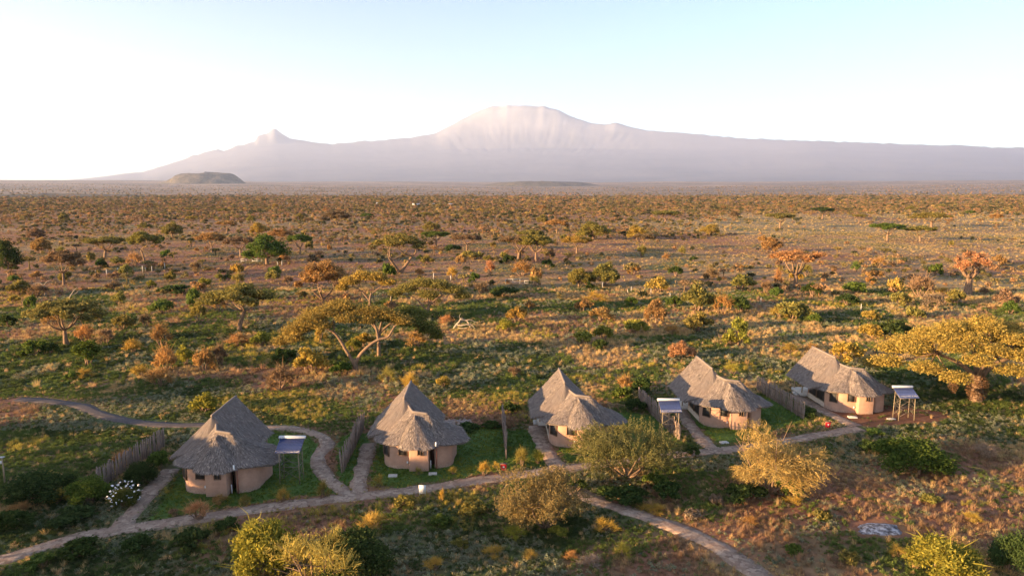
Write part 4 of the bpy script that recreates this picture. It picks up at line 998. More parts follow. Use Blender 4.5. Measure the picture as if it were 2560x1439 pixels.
hero('acacia_tree', pix(947, 895), [
    ([(0, 0, -0.2), (0.05, 0, 2.0), (0.2, 0, 4.2), (0.6, 0.2, 6.0)], [0.34, 0.30, 0.26, 0.14]), ([(0.2, 0, 4.0), (2.0, 0.2, 5.6), (4.2, 0.4, 6.2)], [0.2, 0.15, 0.07]), ([(0.1, 0, 4.3), (-1.4, 0.3, 6.0), (-2.0, 0.5, 7.0)], [0.18, 0.13, 0.06])],
    [((2.6, 0, 6.8), 3.2, 3.0, 1.4), ((5.6, -0.4, 6.1), 3.2, 2.8, 1.5), ((0.0, 1.0, 7.4), 2.8, 2.8, 1.2), ((8.0, 0.4, 4.8), 2.6, 2.4, 1.4), ((4.4, 2.4, 7.4), 2.8, 2.4, 1.2), ((6.6, 1.6, 6.8), 2.4, 2.2, 1.2), ((9.4, 0.8, 3.6), 1.8, 1.8, 1.2)],
    (0.16, 0.165, 0.048), 'darker green acacia right of the V-forked one, with a single upright trunk', 13000, 0.20, 22)
hero('acacia_tree', pix(1066, 795), [
    ([(0, 0, -0.2), (0.3, 0, 2.0), (0.9, 0, 3.6)], [0.34, 0.28, 0.2]), ([(0.2, 0, 1.6), (-1.6, 0.3, 3.8), (-3.6, 0.4, 5.2)], [0.2, 0.16, 0.07]), ([(0.8, 0, 3.2), (2.6, 0.3, 4.6), (4.6, 0.4, 5.6)], [0.2, 0.15, 0.07]), ([(0.6, 0, 3.0), (0.2, 0.5, 5.0), (-0.4, 0.8, 6.2)], [0.18, 0.13, 0.06])],
    [((-4.2, 0.4, 6.6), 3.2, 3.0, 1.4), ((-1.0, 0.8, 7.6), 3.4, 3.0, 1.4), ((2.4, 0.6, 7.4), 3.4, 3.0, 1.4), ((5.6, 0.4, 6.4), 3.2, 2.8, 1.4), ((0.6, -1.6, 5.6), 2.8, 2.4, 1.2), ((7.8, 0.6, 5.0), 2.4, 2.2, 1.3), ((-6.6, 0.2, 5.6), 2.2, 2.0, 1.1)],
    'olive', 'wide low acacia at the right back of the grove', 12500, 0.23, 23)
hero('acacia_tree', pix(925, 772), [
    ([(0, 0, -0.2), (0, 0, 2.2), (0.4, 0, 4.0)], [0.32, 0.26, 0.18]), ([(0, 0, 2.0), (-2.0, 0.3, 4.4), (-3.8, 0.4, 5.4)], [0.2, 0.15, 0.07]), ([(0.3, 0, 3.6), (2.2, 0.3, 5.0), (3.6, 0.4, 5.8)], [0.18, 0.13, 0.06])],
    [((-4.6, 0.4, 6.6), 3.0, 2.8, 1.5), ((-1.6, 0.8, 7.8), 3.2, 3.0, 1.6), ((1.6, 0.6, 7.6), 3.2, 2.8, 1.5), ((4.2, 0.2, 6.4), 2.8, 2.4, 1.3), ((-6.2, -0.4, 5.2), 2.0, 2.0, 1.2)],
    'golden', 'golden acacia at the left back of the grove behind the V-forked one', 11000, 0.23, 24)
# ---- the big golden acacia by the rightmost hut, trunk wrapped in creeper
pB = pix(2440, 1002)
rb = np.random.default_rng(31); padsB = []
for k in range(44):
    r = 12.2 * math.sqrt((k + 0.3) / 44); a = k * 2.39996
    padsB.append(((r * math.cos(a) * 1.0 - 0.8, r * math.sin(a) * 0.62 + 0.2, 10.2 - 5.6 * (r / 12.4) ** 2 + rb.uniform(-0.6, 0.5)), 2.6, 2.3, 1.05))
big = hero('acacia_tree', pB, [
    ([(0, 0, -0.2), (0, 0, 1.5), (-0.1, 0, 3.2)], [0.75, 0.7, 0.5]), ([(-0.1, 0, 2.8), (-2.0, 0.2, 4.8), (-5.5, 0.4, 6.4)], [0.42, 0.3, 0.12]), ([(0, 0, 3.0), (2.2, 0.2, 5.0), (5.4, 0.2, 6.2)], [0.4, 0.28, 0.12]), ([(0, 0, 3.0), (0.2, 1.4, 5.6), (0.6, 2.8, 7.6)], [0.36, 0.26, 0.12]), ([(0, 0, 3.0), (-0.6, -1.6, 5.2), (-0.4, -3.4, 6.8)], [0.34, 0.24, 0.12])],
    padsB, 'golden', 'huge golden domed acacia beside the rightmost hut, its trunk wrapped in dry creeper', 76000, 0.15, 32, twigs=4)
cm = MB(); Q = np.concatenate([ell(2600, (0, 0, 1.9), (1.35, 1.2, 2.1), rb, 0.35), ell(700, (-2.9, 0.3, 2.6), (0.7, 0.7, 1.6), rb, 0.4)]); Q[:, 2] = np.abs(Q[:, 2]) + 0.02
leaf_quads(cm, Q, 0.14, rb, 0.0, 0.35); o = cm.build('creeper', M['leaf'], big); o.color = (0.16, 0.095, 0.055, 1)

# ---- thorn trees of the foreground
def thorn_px(seed, x, yb, x0, x1, yt, color, label, flat=0.55, clear=0.28, n=900, per=7, ls=0.075, tw=0.018, name='thorn_tree'):
    p = pix(x, yb); s_ = px_per_m(p); R = (x1 - x0) / 2 / s_ * 1.16; dep = math.atan2(CAM_H, math.hypot(p[0], p[1]))
    H = max(1.5, ((yb - yt) / s_ * 1.05 - 0.6 * R * math.sin(dep)) / math.cos(dep))
    ms = thornbush(seed, R, H, flat, n, per, ls, clear, tw)
    return place(name, ('trunk', 'crown'), ms, (p[0] + ((x0 + x1) / 2 - x) / s_ * 0, p[1]), (1, 1, 1), 0.0, hue(PAL[color] if isinstance(color, str) else color, VR, 0.03), label, 'tree', 'thorn trees in the foreground')
thorn_px(41, 1568, 1190, 1418, 1702, 1042, (0.17, 0.155, 0.06), 'dark olive thorn tree with an orange trunk foot in front of the middle hut', 0.5, 0.30, 2600, 14)
thorn_px(42, 1362, 1318, 1228, 1482, 1150, (0.21, 0.17, 0.075), 'large brownish thorn bush standing on the path bend left of centre bottom', 0.7, 0.10, 2400, 11)
thorn_px(43, 1925, 1232, 1812, 2052, 1030, (0.36, 0.28, 0.10), 'golden twiggy thorn bush in front of the fourth hut', 0.65, 0.06, 3600, 9, 0.06, tw=0.024)
thorn_px(44, 790, 1470, 660, 880, 1315, (0.36, 0.30, 0.08), 'yellow twiggy bush at the bottom edge between two leafy green bushes', 0.6, 0.05, 2000, 5, 0.055, tw=0.028)

# ---- bushes: a set of forms, each placed as a thing of its own
SH = {
    'leafy': [shrub(s_, 1500, 0.105, 1.3, 10, fill=0.35) for s_ in (51, 52, 53)],
    'round': [shrub(s_, 1700, 0.095, 1.5, 12, fill=0.3) for s_ in (54, 55)],
    'dry': [shrub(s_, 900, 0.085, 1.45, 9, 9, 0.5, 320, 0.3) for s_ in (56, 57, 58)],
    'low': [shrub(s_, 900, 0.12, 0.8, 9, 6, 0.4) for s_ in (59, 60)],
    'tall': [shrub(s_, 1500, 0.10, 2.1, 11, 7, 0.4, 60, 0.4) for s_ in (61, 62)],
    'fine': [shrub(s_, 13000, 0.044, 1.35, 24, 9, 0.30, 110) for s_ in (63, 64)],
    'spray': [shrub(s_, 500, 0.06, 1.5, 7, 12, 0.5, 700, 0.8) for s_ in (65, 66)],
}
ADJ = {'leafy': 'leafy', 'round': 'round', 'dry': 'twiggy', 'low': 'low', 'tall': 'upright', 'fine': 'dense', 'spray': 'wispy'}
LAND = [(165, 800, 'leftmost umbrella acacia'), (600, 770, 'bent-trunk umbrella acacia'), (890, 850, 'V-forked acacia'), (808, 700, 'vase-shaped acacia'), (668, 630, 'round bright green tree'), (1000, 640, 'tall two-stemmed acacia'),
        (1320, 620, 'two dark paired acacias'), (1295, 705, 'longer pale gate'), (1160, 812, 'fallen dead tree'), (1988, 670, 'rust-orange acacia'), (2420, 690, 'thick pale leafless tree'), (2260, 590, 'far right twin acacias'),
        (360, 620, 'leaning dark acacia'), (540, 1130, 'leftmost hut'), (1030, 1080, 'second hut'), (1440, 1040, 'middle hut'), (1790, 990, 'fourth hut'), (2110, 950, 'rightmost hut'), (2370, 880, 'huge golden acacia'), (1500, 700, 'bushy gate acacias'),
        (2200, 1320, 'grey ash patch'), (730, 1150, 'leftmost solar heater'), (1055, 1225, 'plain white board'), (1590, 1130, 'dark olive thorn tree'), (1925, 1150, 'golden thorn bush'), (640, 1380, 'bottom yellow twiggy bush'), (320, 1150, 'leftmost palisade')]
BUSH = []   # (pixel x, y, width, height, form, colour)
def B(*a): BUSH.append(a)
for row in (
    (396, 788, 68, 46, 'round', 'green'), (206, 856, 52, 44, 'dry', 'orange-brown'), (258, 860, 46, 42, 'dry', 'brown'), (396, 866, 56, 54, 'dry', 'orange-brown'), (212, 918, 86, 70, 'tall', 'green'), (78, 890, 68, 44, 'leafy', 'green'), (122, 886, 48, 34, 'leafy', 'dark green'),
    (410, 932, 62, 64, 'dry', 'orange-brown'), (457, 914, 48, 56, 'round', 'yellow-green'), (504, 932, 62, 70, 'round', 'orange-brown'), (545, 916, 42, 60, 'dry', 'brown'), (327, 884, 46, 34, 'dry', 'golden'), (302, 824, 56, 44, 'leafy', 'olive'), (646, 866, 62, 40, 'leafy', 'yellow-green'),
    (590, 868, 64, 34, 'dry', 'orange-brown'), (771, 938, 98, 76, 'round', 'golden'), (695, 978, 84, 64, 'dry', 'brown'), (705, 908, 70, 38, 'low', 'dark green'), (493, 806, 42, 56, 'tall', 'olive'), (542, 782, 46, 50, 'dry', 'orange-brown'), (427, 736, 86, 24, 'low', 'dark green'), (278, 726, 44, 26, 'leafy', 'brown'),
    (375, 722, 26, 22, 'round', 'yellow-green'), (509, 724, 40, 30, 'leafy', 'yellow-green'), (570, 704, 24, 20, 'round', 'dark green'), (548, 705, 26, 22, 'leafy', 'olive'), (681, 706, 40, 32, 'leafy', 'olive'), (718, 712, 32, 24, 'dry', 'brown'), (14, 816, 44, 34, 'leafy', 'dark green'), (361, 816, 34, 36, 'dry', 'brown'), (125, 816, 48, 40, 'dry', 'orange-brown'),
    (344, 946, 48, 34, 'dry', 'golden'), (393, 970, 66, 52, 'dry', 'orange-brown'), (208, 949, 38, 28, 'spray', 'golden'), (174, 952, 36, 26, 'leafy', 'green'), (288, 664, 40, 24, 'round', 'olive'), (334, 666, 40, 32, 'dry', 'orange-brown'), (240, 800, 30, 22, 'low', 'olive'), (40, 740, 60, 44, 'leafy', 'olive'), (90, 742, 54, 30, 'dry', 'brown'), (505, 1032, 86, 62, 'round', 'yellow-green'),
    (1296, 806, 64, 48, 'round', 'golden'), (1265, 828, 50, 36, 'round', 'yellow-green'), (1204, 736, 46, 34, 'dry', 'brown'), (1258, 744, 78, 36, 'leafy', 'dark green'), (1187, 706, 34, 28, 'leafy', 'green'), (1503, 800, 64, 42, 'round', 'orange-brown'), (1457, 860, 58, 38, 'leafy', 'yellow-green'), (1509, 852, 54, 42, 'leafy', 'yellow-green'), (1500, 874, 46, 28, 'low', 'dark green'),
    (1591, 832, 74, 42, 'leafy', 'yellow-green'), (1580, 764, 36, 28, 'round', 'green'), (1688, 768, 44, 32, 'round', 'green'), (1647, 730, 68, 44, 'round', 'golden'), (1490, 752, 62, 26, 'spray', 'golden'), (1225, 690, 28, 36, 'dry', 'rust'), (1306, 690, 56, 36, 'dry', 'orange-brown'), (1271, 660, 44, 26, 'leafy', 'dark green'), (1067, 662, 36, 24, 'leafy', 'olive'), (1180, 649, 70, 22, 'low', 'olive'), (1130, 632, 48, 24, 'leafy', 'dark green'),
    (1106, 970, 42, 34, 'round', 'golden'), (1022, 990, 56, 60, 'spray', 'golden'), (969, 956, 56, 38, 'spray', 'olive'), (1039, 868, 62, 44, 'dry', 'orange-brown'), (846, 938, 68, 38, 'leafy', 'green'), (1285, 944, 40, 26, 'dry', 'brown'), (1562, 984, 52, 50, 'dry', 'orange-brown'), (1608, 986, 74, 50, 'leafy', 'dark green'), (1115, 808, 46, 22, 'spray', 'rust'), (905, 868, 60, 40, 'round', 'golden'), (800, 862, 40, 50, 'tall', 'golden'), (880, 880, 44, 36, 'leafy', 'yellow-green'),
    (1748, 778, 86, 74, 'round', 'olive'), (1810, 782, 50, 44, 'dry', 'orange-brown'), (1857, 728, 78, 46, 'leafy', 'olive'), (1852, 782, 62, 48, 'leafy', 'dark green'), (1748, 830, 82, 54, 'round', 'olive'), (1850, 864, 66, 76, 'tall', 'yellow-green'), (1826, 862, 44, 34, 'leafy', 'yellow-green'), (1681, 836, 44, 26, 'dry', 'orange-brown'), (1990, 800, 104, 56, 'leafy', 'olive'), (1950, 796, 50, 32, 'dry', 'golden'), (2033, 744, 54, 38, 'leafy', 'dark green'), (1917, 734, 36, 30, 'dry', 'brown'),
    (1945, 720, 22, 44, 'dry', 'rust'), (2149, 738, 70, 34, 'leafy', 'green'), (2121, 765, 62, 34, 'leafy', 'dark green'), (2258, 766, 56, 42, 'round', 'olive'), (2310, 750, 74, 56, 'dry', 'brown'), (2339, 772, 62, 40, 'dry', 'grey-brown'), (2521, 774, 60, 56, 'round', 'brown'), (2180, 712, 32, 24, 'round', 'orange-brown'), (2180, 800, 48, 30, 'leafy', 'golden'), (2187, 846, 68, 40, 'leafy', 'golden'), (2128, 904, 86, 60, 'round', 'golden'), (2293, 794, 54, 30, 'low', 'olive'),
    (1976, 881, 42, 24, 'dry', 'golden'), (2033, 878, 36, 22, 'dry', 'orange-brown'), (1832, 936, 38, 30, 'spray', 'yellow-green'), (2245, 848, 90, 50, 'leafy', 'dark green'), (2040, 808, 40, 30, 'leafy', 'green'), (1690, 690, 40, 28, 'leafy', 'dark green'), (1780, 700, 44, 30, 'dry', 'brown'), (2480, 840, 60, 40, 'leafy', 'green'),
    # round the huts and along the bottom edge
    (2300, 1186, 216, 112, 'fine', 'green'), (650, 1446, 196, 172, 'fine', 'yellow-green'), (872, 1466, 236, 165, 'fine', 'dark green'), (2390, 1462, 215, 145, 'fine', 'yellow-green'), (2545, 1440, 130, 130, 'fine', 'dark green'), (75, 1262, 190, 100, 'fine', 'dark green'), (160, 1316, 150, 60, 'leafy', 'dark green'), (210, 1262, 120, 84, 'fine', 'green'), (20, 1330, 110, 70, 'leafy', 'dark green'), (95, 1218, 90, 50, 'leafy', 'olive'),
    (345, 1212, 96, 70, 'fine', 'dark green'), (395, 1172, 70, 56, 'leafy', 'green'), (300, 1170, 74, 50, 'dry', 'rust'), (490, 1302, 72, 62, 'spray', 'rust'), (545, 1262, 50, 30, 'dry', 'orange-brown'), (705, 1256, 40, 42, 'spray', 'golden'), (806, 1246, 44, 52, 'spray', 'olive'), (946, 1220, 34, 38, 'spray', 'olive'), (1045, 1188, 22, 24, 'spray', 'olive'), (1210, 1190, 36, 44, 'spray', 'golden'), (1240, 1170, 26, 20, 'spray', 'golden'), (1306, 1166, 52, 56, 'spray', 'olive'), (1345, 1160, 50, 42, 'spray', 'yellow-green'), (1132, 1186, 26, 24, 'spray', 'olive'),
    (430, 1290, 34, 22, 'dry', 'brown'), (610, 1262, 40, 30, 'spray', 'olive'), (1105, 1258, 16, 40, 'spray', 'golden'), (180, 1400, 130, 64, 'leafy', 'dark green'), (330, 1385, 100, 60, 'leafy', 'dark green'), (470, 1372, 110, 60, 'low', 'dark green'), (90, 1425, 90, 50, 'leafy', 'green'), (1440, 1230, 70, 46, 'leafy', 'dark green'), (1560, 1262, 150, 66, 'leafy', 'dark green'), (1670, 1250, 100, 60, 'leafy', 'dark green'), (1640, 1222, 80, 50, 'leafy', 'green'),
    (1870, 1262, 130, 70, 'leafy', 'dark green'), (1980, 1242, 100, 60, 'leafy', 'green'), (1730, 1140, 60, 40, 'leafy', 'dark green'), (2030, 1046, 46, 34, 'leafy', 'dark green'), (2180, 1130, 80, 36, 'low', 'dark green'), (2470, 1150, 80, 50, 'spray', 'grey-brown'), (2190, 1090, 60, 24, 'low', 'green'), (1560, 1000, 70, 40, 'low', 'green'), (1590, 1030, 64, 44, 'leafy', 'dark green'), (1270, 1032, 70, 30, 'low', 'dark green'), (1170, 1078, 90, 22, 'low', 'dark green'), (1230, 1070, 70, 20, 'low', 'dark green'),
    (1085, 1430, 60, 44, 'spray', 'golden'), (1180, 1290, 90, 40, 'low', 'olive'), (1010, 1270, 70, 40, 'leafy', 'olive'), (930, 1330, 90, 56, 'spray', 'golden'), (1100, 1318, 70, 34, 'low', 'green'), (1990, 1262, 50, 26, 'spray', 'golden'), (560, 1330, 80, 40, 'low', 'dark green'),
    (1230, 1398, 60, 40, 'spray', 'golden'), (1290, 1352, 70, 44, 'spray', 'yellow-green'), (1325, 1402, 46, 34, 'spray', 'golden'), (1395, 1345, 62, 36, 'leafy', 'yellow-green'), (1430, 1398, 40, 26, 'spray', 'orange-brown'), (1512, 1330, 70, 44, 'spray', 'golden'), (1560, 1392, 58, 40, 'spray', 'yellow-green'), (1150, 1372, 52, 34, 'leafy', 'olive'), (1480, 1420, 70, 40, 'spray', 'grey-brown'), (1640, 1284, 80, 30, 'spray', 'golden'), (1735, 1300, 54, 34, 'low', 'grey-brown'), (1880, 1312, 46, 26, 'spray', 'orange-brown'), (1790, 1262, 50, 30, 'low', 'grey-brown'), (2060, 1300, 60, 30, 'low', 'olive'), (2330, 1262, 70, 30, 'low', 'olive'), (2440, 1310, 60, 34, 'spray', 'golden'), (2250, 1390, 60, 34, 'spray', 'golden'), (2130, 1410, 70, 40, 'low', 'olive'), (1990, 1390, 56, 34, 'low', 'green'), (140, 1260, 70, 44, 'spray', 'golden'), (40, 1290, 60, 36, 'spray', 'orange-brown'),
): B(*row)
# more bushes of the same sort over the middle plain, where the photograph shows them in hundreds
RB = random.Random(77)
taken = [(pix(b[0], b[1])[:2], pix(b[0], b[1])[1]) for b in BUSH]
tries = 0
while len(BUSH) < 270 and tries < 6000:
    tries += 1
    yy = RB.uniform(586, 800); xx = RB.uniform(0, 2560)
    if yy > 700 and RB.random() < 0.45: continue
    p = pix(xx, yy)
    if 1750 < xx and yy < 660 and RB.random() < 0.6: continue
    if min(math.hypot(p[0] - q[0][0], p[1] - q[0][1]) for q in taken) < 0.035 * p[1]: continue
    s_ = px_per_m(p); w = RB.uniform(2.6, 5.2); h = w * RB.uniform(0.55, 0.9)
    B(xx, yy, w * s_, h * s_ * 1.1, RB.choice(['leafy', 'round', 'dry', 'dry', 'low', 'leafy']), RB.choice(['olive', 'olive', 'orange-brown', 'brown', 'dark green', 'golden', 'green', 'orange-brown']))
    taken.append((p[:2], p[1]))
items = []
for (x, yb, w, h, form, colr) in BUSH:
    best = min(LAND, key=lambda L: math.hypot(L[0] - x, (L[1] - yb) * 1.6)); dx, dy = x - best[0], (yb - best[1]) * 1.6
    where = ('left of' if dx < 0 else 'right of') if abs(dx) > abs(dy) else ('behind' if dy < 0 else 'in front of')
    items.append((x, yb, w, h, form, colr, where, best[2], math.hypot(dx, dy)))
buckets = {}
for it in items: buckets.setdefault((it[4], it[5], it[6], it[7]), []).append(it)
for key, lst in buckets.items():
    lst.sort(key=lambda t: t[8])
    for k, (x, yb, w, h, form, colr, where, land, _) in enumerate(lst):
        base = f'{ADJ[form]} {colr} bush {where} the {land}'
        lab = base if len(lst) == 1 else base + ', ' + (['nearest', 'second nearest', 'third nearest', 'fourth nearest', 'fifth nearest', 'sixth nearest', 'seventh nearest'][min(k, 6)])
        p = pix(x, yb); s_ = px_per_m(p); dep = math.atan2(CAM_H, math.hypot(p[0], p[1])); g_ = 1.14 if yb < 1000 else 1.0; w, h = w * g_, h * g_
        R_ = w / 2 / s_; H_ = max(0.35 * R_, (h / s_ - 0.75 * R_ * math.sin(dep)) / math.cos(dep)); unit = {'leafy': 1.3, 'round': 1.5, 'dry': 1.45, 'low': 0.8, 'tall': 2.1, 'fine': 1.35, 'spray': 1.7}[form]
        ms = VR.choice(SH[form]); root = place('bush', ('stems', 'foliage'), ms, (p[0], p[1] + R_ * 0.35), (R_, R_, H_ / unit), VR.uniform(0, 6.28), hue(PAL[colr], VR), lab, 'bush', 'bushes of the plain and the camp')
# white flowering bush by the palisade
pf = pix(312, 1262); ms = SH['fine'][0]; fb = place('flowering_bush', ('stems', 'foliage'), ms, (pf[0], pf[1]), (1.5, 1.3, 1.35), 0.3, (0.10, 0.11, 0.03, 1), 'bush covered in white flowers beside the leftmost path', 'bush', None)
fm = MB(); rf = np.random.default_rng(5); Q = ell(110, (0, 0, 0.75), (0.95, 0.95, 0.85), rf, 0.08); Q = Q[(Q[:, 2] > 0.25)]; leaf_quads(fm, Q, 0.075, rf, 0.4, 0.85); tag(fm.build('flowers', M['petal'], fb), kind='stuff')
# ---- dead wood
def deadtree(name, p, paths, label, s_=1.0, rz=0.0):
    mb = MB()
    for pts, r0, r1 in paths:
        P = smooth3(np.array(pts, float)); mb.tube(P, np.linspace(r0, r1, len(P)), 7)
    o = mb.build(name, M['deadwood'], smooth=True); o.location = (p[0], p[1], float(gz(p[0], p[1]))); o.scale = (s_,) * 3; o.rotation_euler = (0, 0, rz)
    return tag(o, label, 'dead tree')
deadtree('dead_tree', pix(1160, 822), [([(-1.9, 0, 0), (-1.3, 0.1, 0.9), (-0.9, 0, 1.3), (-0.5, 0, 1.9), (-0.1, 0.1, 1.8)], 0.22, 0.13), ([(-0.4, 0, 1.8), (0.4, 0.2, 1.55), (0.8, 0, 1.2), (1.1, -0.1, 0.5), (1.3, -0.2, 0)], 0.14, 0.10), ([(-1.2, 0, 0.8), (-0.4, -0.3, 0.75), (0.5, -0.4, 0.95), (1.0, -0.4, 0.8)], 0.15, 0.08), ([(-1.4, 0.1, 0.3), (-0.3, -0.4, 0.25), (0.7, -0.5, 0.4)], 0.13, 0.08), ([(0.3, 0.1, 1.6), (1.2, 0.1, 1.75), (1.9, 0.2, 1.35), (2.5, 0.2, 1.3)], 0.09, 0.04), ([(-0.6, 0, 1.8), (-0.8, 0.1, 2.4), (-0.5, 0.1, 2.9)], 0.06, 0.02), ([(1.0, 0, 1.0), (1.6, -0.3, 0.7), (2.1, -0.4, 0.0)], 0.09, 0.05)], 'fallen bleached dead tree arching over the green belt', 1.1)
br = [([(0, 0, -0.1), (0.1, 0, 1.2), (-0.1, 0, 2.6)], 0.26, 0.16), ([(-0.1, 0, 2.4), (-0.9, 0.1, 3.2), (-1.8, 0, 3.4), (-2.8, 0, 3.1)], 0.12, 0.04), ([(-0.1, 0, 2.5), (0.6, 0, 3.6), (1.6, 0.1, 4.0)], 0.12, 0.04), ([(-0.1, 0, 2.2), (0.8, 0.1, 2.6), (1.6, 0, 3.0)], 0.10, 0.04), ([(-0.9, 0.1, 3.2), (-1.2, 0, 4.0)], 0.06, 0.02)]
deadtree('dead_tree', pix(113, 738), br, 'bleached dead tree standing above the leftmost umbrella acacia')
deadtree('dead_tree', pix(170, 752), [([(0, 0, 0), (0.8, 0, 1.3), (1.6, 0, 2.4), (2.6, 0, 3.4)], 0.2, 0.06), ([(0.9, 0, 1.5), (2.0, 0.2, 1.8), (2.8, 0.2, 2.6)], 0.10, 0.03), ([(1.6, 0, 2.4), (1.4, 0, 3.4)], 0.08, 0.03)], 'bleached dead trunk leaning right beside the brownish acacia')
deadtree('dead_branch', pix(975, 762), [([(0, 0, 0), (0.3, 0, 3.0), (-0.1, 0, 4.4), (-0.9, 0, 5.6)], 0.16, 0.05), ([(0.3, 0, 2.8), (1.4, 0, 3.6), (2.2, 0, 4.6), (3.4, 0, 4.9)], 0.11, 0.04), ([(2.2, 0, 4.4), (2.3, 0, 5.6)], 0.06, 0.03), ([(3.0, 0, 4.9), (3.5, 0, 5.7)], 0.05, 0.02)], 'bleached bare branches sticking out of the grove top')
# ---- acacias outside the left of the picture: their long shadows lie over the foreground
for k, (x, y, s_, kind, wd) in enumerate([(-62, 44, 1.25, 'umb3', 'first'), (-72, 52, 1.3, 'vase', 'second'), (-60, 28, 1.05, 'low', 'third'), (-74, 22, 1.3, 'round', 'fourth'), (-92, 38, 1.35, 'umb3', 'fifth'), (-58, -4, 1.25, 'round', 'sixth'), (-90, 8, 1.3, 'vase', 'seventh'), (-34, 2, 1.0, 'low', 'eighth'), (-84, 62, 1.2, 'low', 'ninth'), (-100, 70, 1.25, 'umb2', 'tenth'), (-66, 36, 1.2, 'vase', 'eleventh'), (-80, 44, 1.35, 'round', 'twelfth'), (-47, 17, 1.5, 'round', 'thirteenth'), (-58, 14, 1.5, 'vase', 'fourteenth'), (-40, -4, 1.5, 'umb3', 'fifteenth'), (-70, 2, 1.5, 'round', 'sixteenth')]):
    ms, H, R = AC[kind]; place('acacia_tree', ('trunk', 'crown'), ms, (x, y), (s_, s_, s_), VR.uniform(0, 6), hue(PAL['olive'], VR), f'acacia outside the picture on the sunny left, {wd} of the shade row', 'tree', 'shade acacias left of the picture')
# ------------------------------------------------------------------ uncountable cover: herbs, grass and the far bush
def proto(name, mb): 
    return bpy.data.objects.new(name, mb.mesh(name, M['leaf_far']))
def herb(seed, n, ls, H, flat=0.2):
    rs = np.random.default_rng(seed); mb = MB(); tuft = ell(max(4, n // 7), (0, 0, H * 0.32), (0.85, 0.85, H * 0.6), rs, 0.35)
    Q = ell(n, (0, 0, H * 0.32), (0.8, 0.8, H * 0.55), rs, 0.4) * 0.5 + tuft[rs.integers(0, len(tuft), n)] * 0.5; Q[:, 2] = np.abs(Q[:, 2]); leaf_quads(mb, Q, ls, rs, flat, 0.5); return mb
def tuftm(seed, n, H, spread=0.9, w=0.035):
    rs = np.random.default_rng(seed); mb = MB(); V = []; sh = []
    for k in range(n):
        a = rs.uniform(0, 6.28); r = rs.uniform(0, 0.45); b = np.array([r * math.cos(a), r * math.sin(a), 0]); o = rs.normal(size=2) * 0.25 * spread
        e = b + [math.cos(a) * r * spread + o[0], math.sin(a) * r * spread + o[1], H * rs.uniform(0.55, 1.1)]; t = np.array([-math.sin(a), math.cos(a), 0]) * w * rs.uniform(0.7, 1.4)
        V += [b - t, b + t, e]; sh.append(rs.uniform(0.2, 1))
    mb.add(V, np.arange(3 * n).reshape(-1, 3), 0, sh); return mb
def farbush(seed, n, ls, H, R, clear):
    rs = np.random.default_rng(seed); mb = MB()
    for k in range(7):
        a = k * 2.4; r = R * 0.62 * math.sqrt(k / 7.0); c = (r * math.cos(a), r * math.sin(a), H * (0.72 if clear else 0.55) - (0.1 if clear else 0.28) * H * (r / R) ** 2)
        Q = ell(n // 7, c, (R * 0.42, R * 0.42, H * (0.14 if clear else 0.36)), rs, 0.4); Q[:, 2] = np.abs(Q[:, 2]); leaf_quads(mb, Q, ls, rs, 0.4, 0.55)
    if clear: mb.tube([(0, 0, 0), (0.1, 0, H * 0.4), (0.2, 0.1, H * 0.72)], [0.22, 0.16, 0.08], 4); mb.tube([(0.1, 0, H * 0.4), (R * 0.5, 0.2, H * 0.75)], [0.12, 0.05], 3); mb.tube([(0.1, 0, H * 0.4), (-R * 0.5, -0.2, H * 0.75)], [0.12, 0.05], 3)
    return mb
def scatter(name, pts, scl, idx, tint, protos, label, cat):
    n = len(pts); me = bpy.data.meshes.new(name); me.vertices.add(n); me.vertices.foreach_set('co', np.asarray(pts, np.float32).reshape(-1))
    rs = np.random.default_rng(n)
    for nm, ty, key, arr in (('rot', 'FLOAT_VECTOR', 'vector', np.stack([np.zeros(n), np.zeros(n), rs.uniform(0, 6.28, n)], -1)), ('scl', 'FLOAT_VECTOR', 'vector', scl), ('pick', 'INT', 'value', idx), ('tint', 'FLOAT_COLOR', 'color', np.concatenate([tint, np.ones((n, 1))], 1))):
        at = me.attributes.new(nm, ty, 'POINT'); at.data.foreach_set(key, np.asarray(arr).astype(np.int32 if ty == 'INT' else np.float32).reshape(-1))
    o = link(name, me)
    ng = bpy.data.node_groups.new(name + '_spread', 'GeometryNodeTree'); ng.interface.new_socket('Geometry', in_out='INPUT', socket_type='NodeSocketGeometry'); ng.interface.new_socket('Geometry', in_out='OUTPUT', socket_type='NodeSocketGeometry')
    gi = ng.nodes.new('NodeGroupInput'); go = ng.nodes.new('NodeGroupOutput'); ip = ng.nodes.new('GeometryNodeInstanceOnPoints'); jg = ng.nodes.new('GeometryNodeJoinGeometry')
    for p in protos[::-1]:
        oi = ng.nodes.new('GeometryNodeObjectInfo'); oi.inputs['Object'].default_value = p; oi.inputs['As Instance'].default_value = True; ng.links.new(oi.outputs['Geometry'], jg.inputs[0])
    def at(nm, ty):
        x = ng.nodes.new('GeometryNodeInputNamedAttribute'); x.data_type = ty; x.inputs['Name'].default_value = nm; return x.outputs['Attribute']
    ip.inputs['Pick Instance'].default_value = True
    ng.links.new(gi.outputs[0], ip.inputs['Points']); ng.links.new(jg.outputs[0], ip.inputs['Instance']); ng.links.new(at('pick', 'INT'), ip.inputs['Instance Index'])
    er = ng.nodes.new('FunctionNodeEulerToRotation'); ng.links.new(at('rot', 'FLOAT_VECTOR'), er.inputs[0]); ng.links.new(er.outputs[0], ip.inputs['Rotation']); ng.links.new(at('scl', 'FLOAT_VECTOR'), ip.inputs['Scale'])
    ng.links.new(ip.outputs[0], go.inputs[0])
    md = o.modifiers.new('spread', 'NODES'); md.node_group = ng
    return tag(o, label, cat, kind='stuff')
RS = np.random.default_rng(2024)
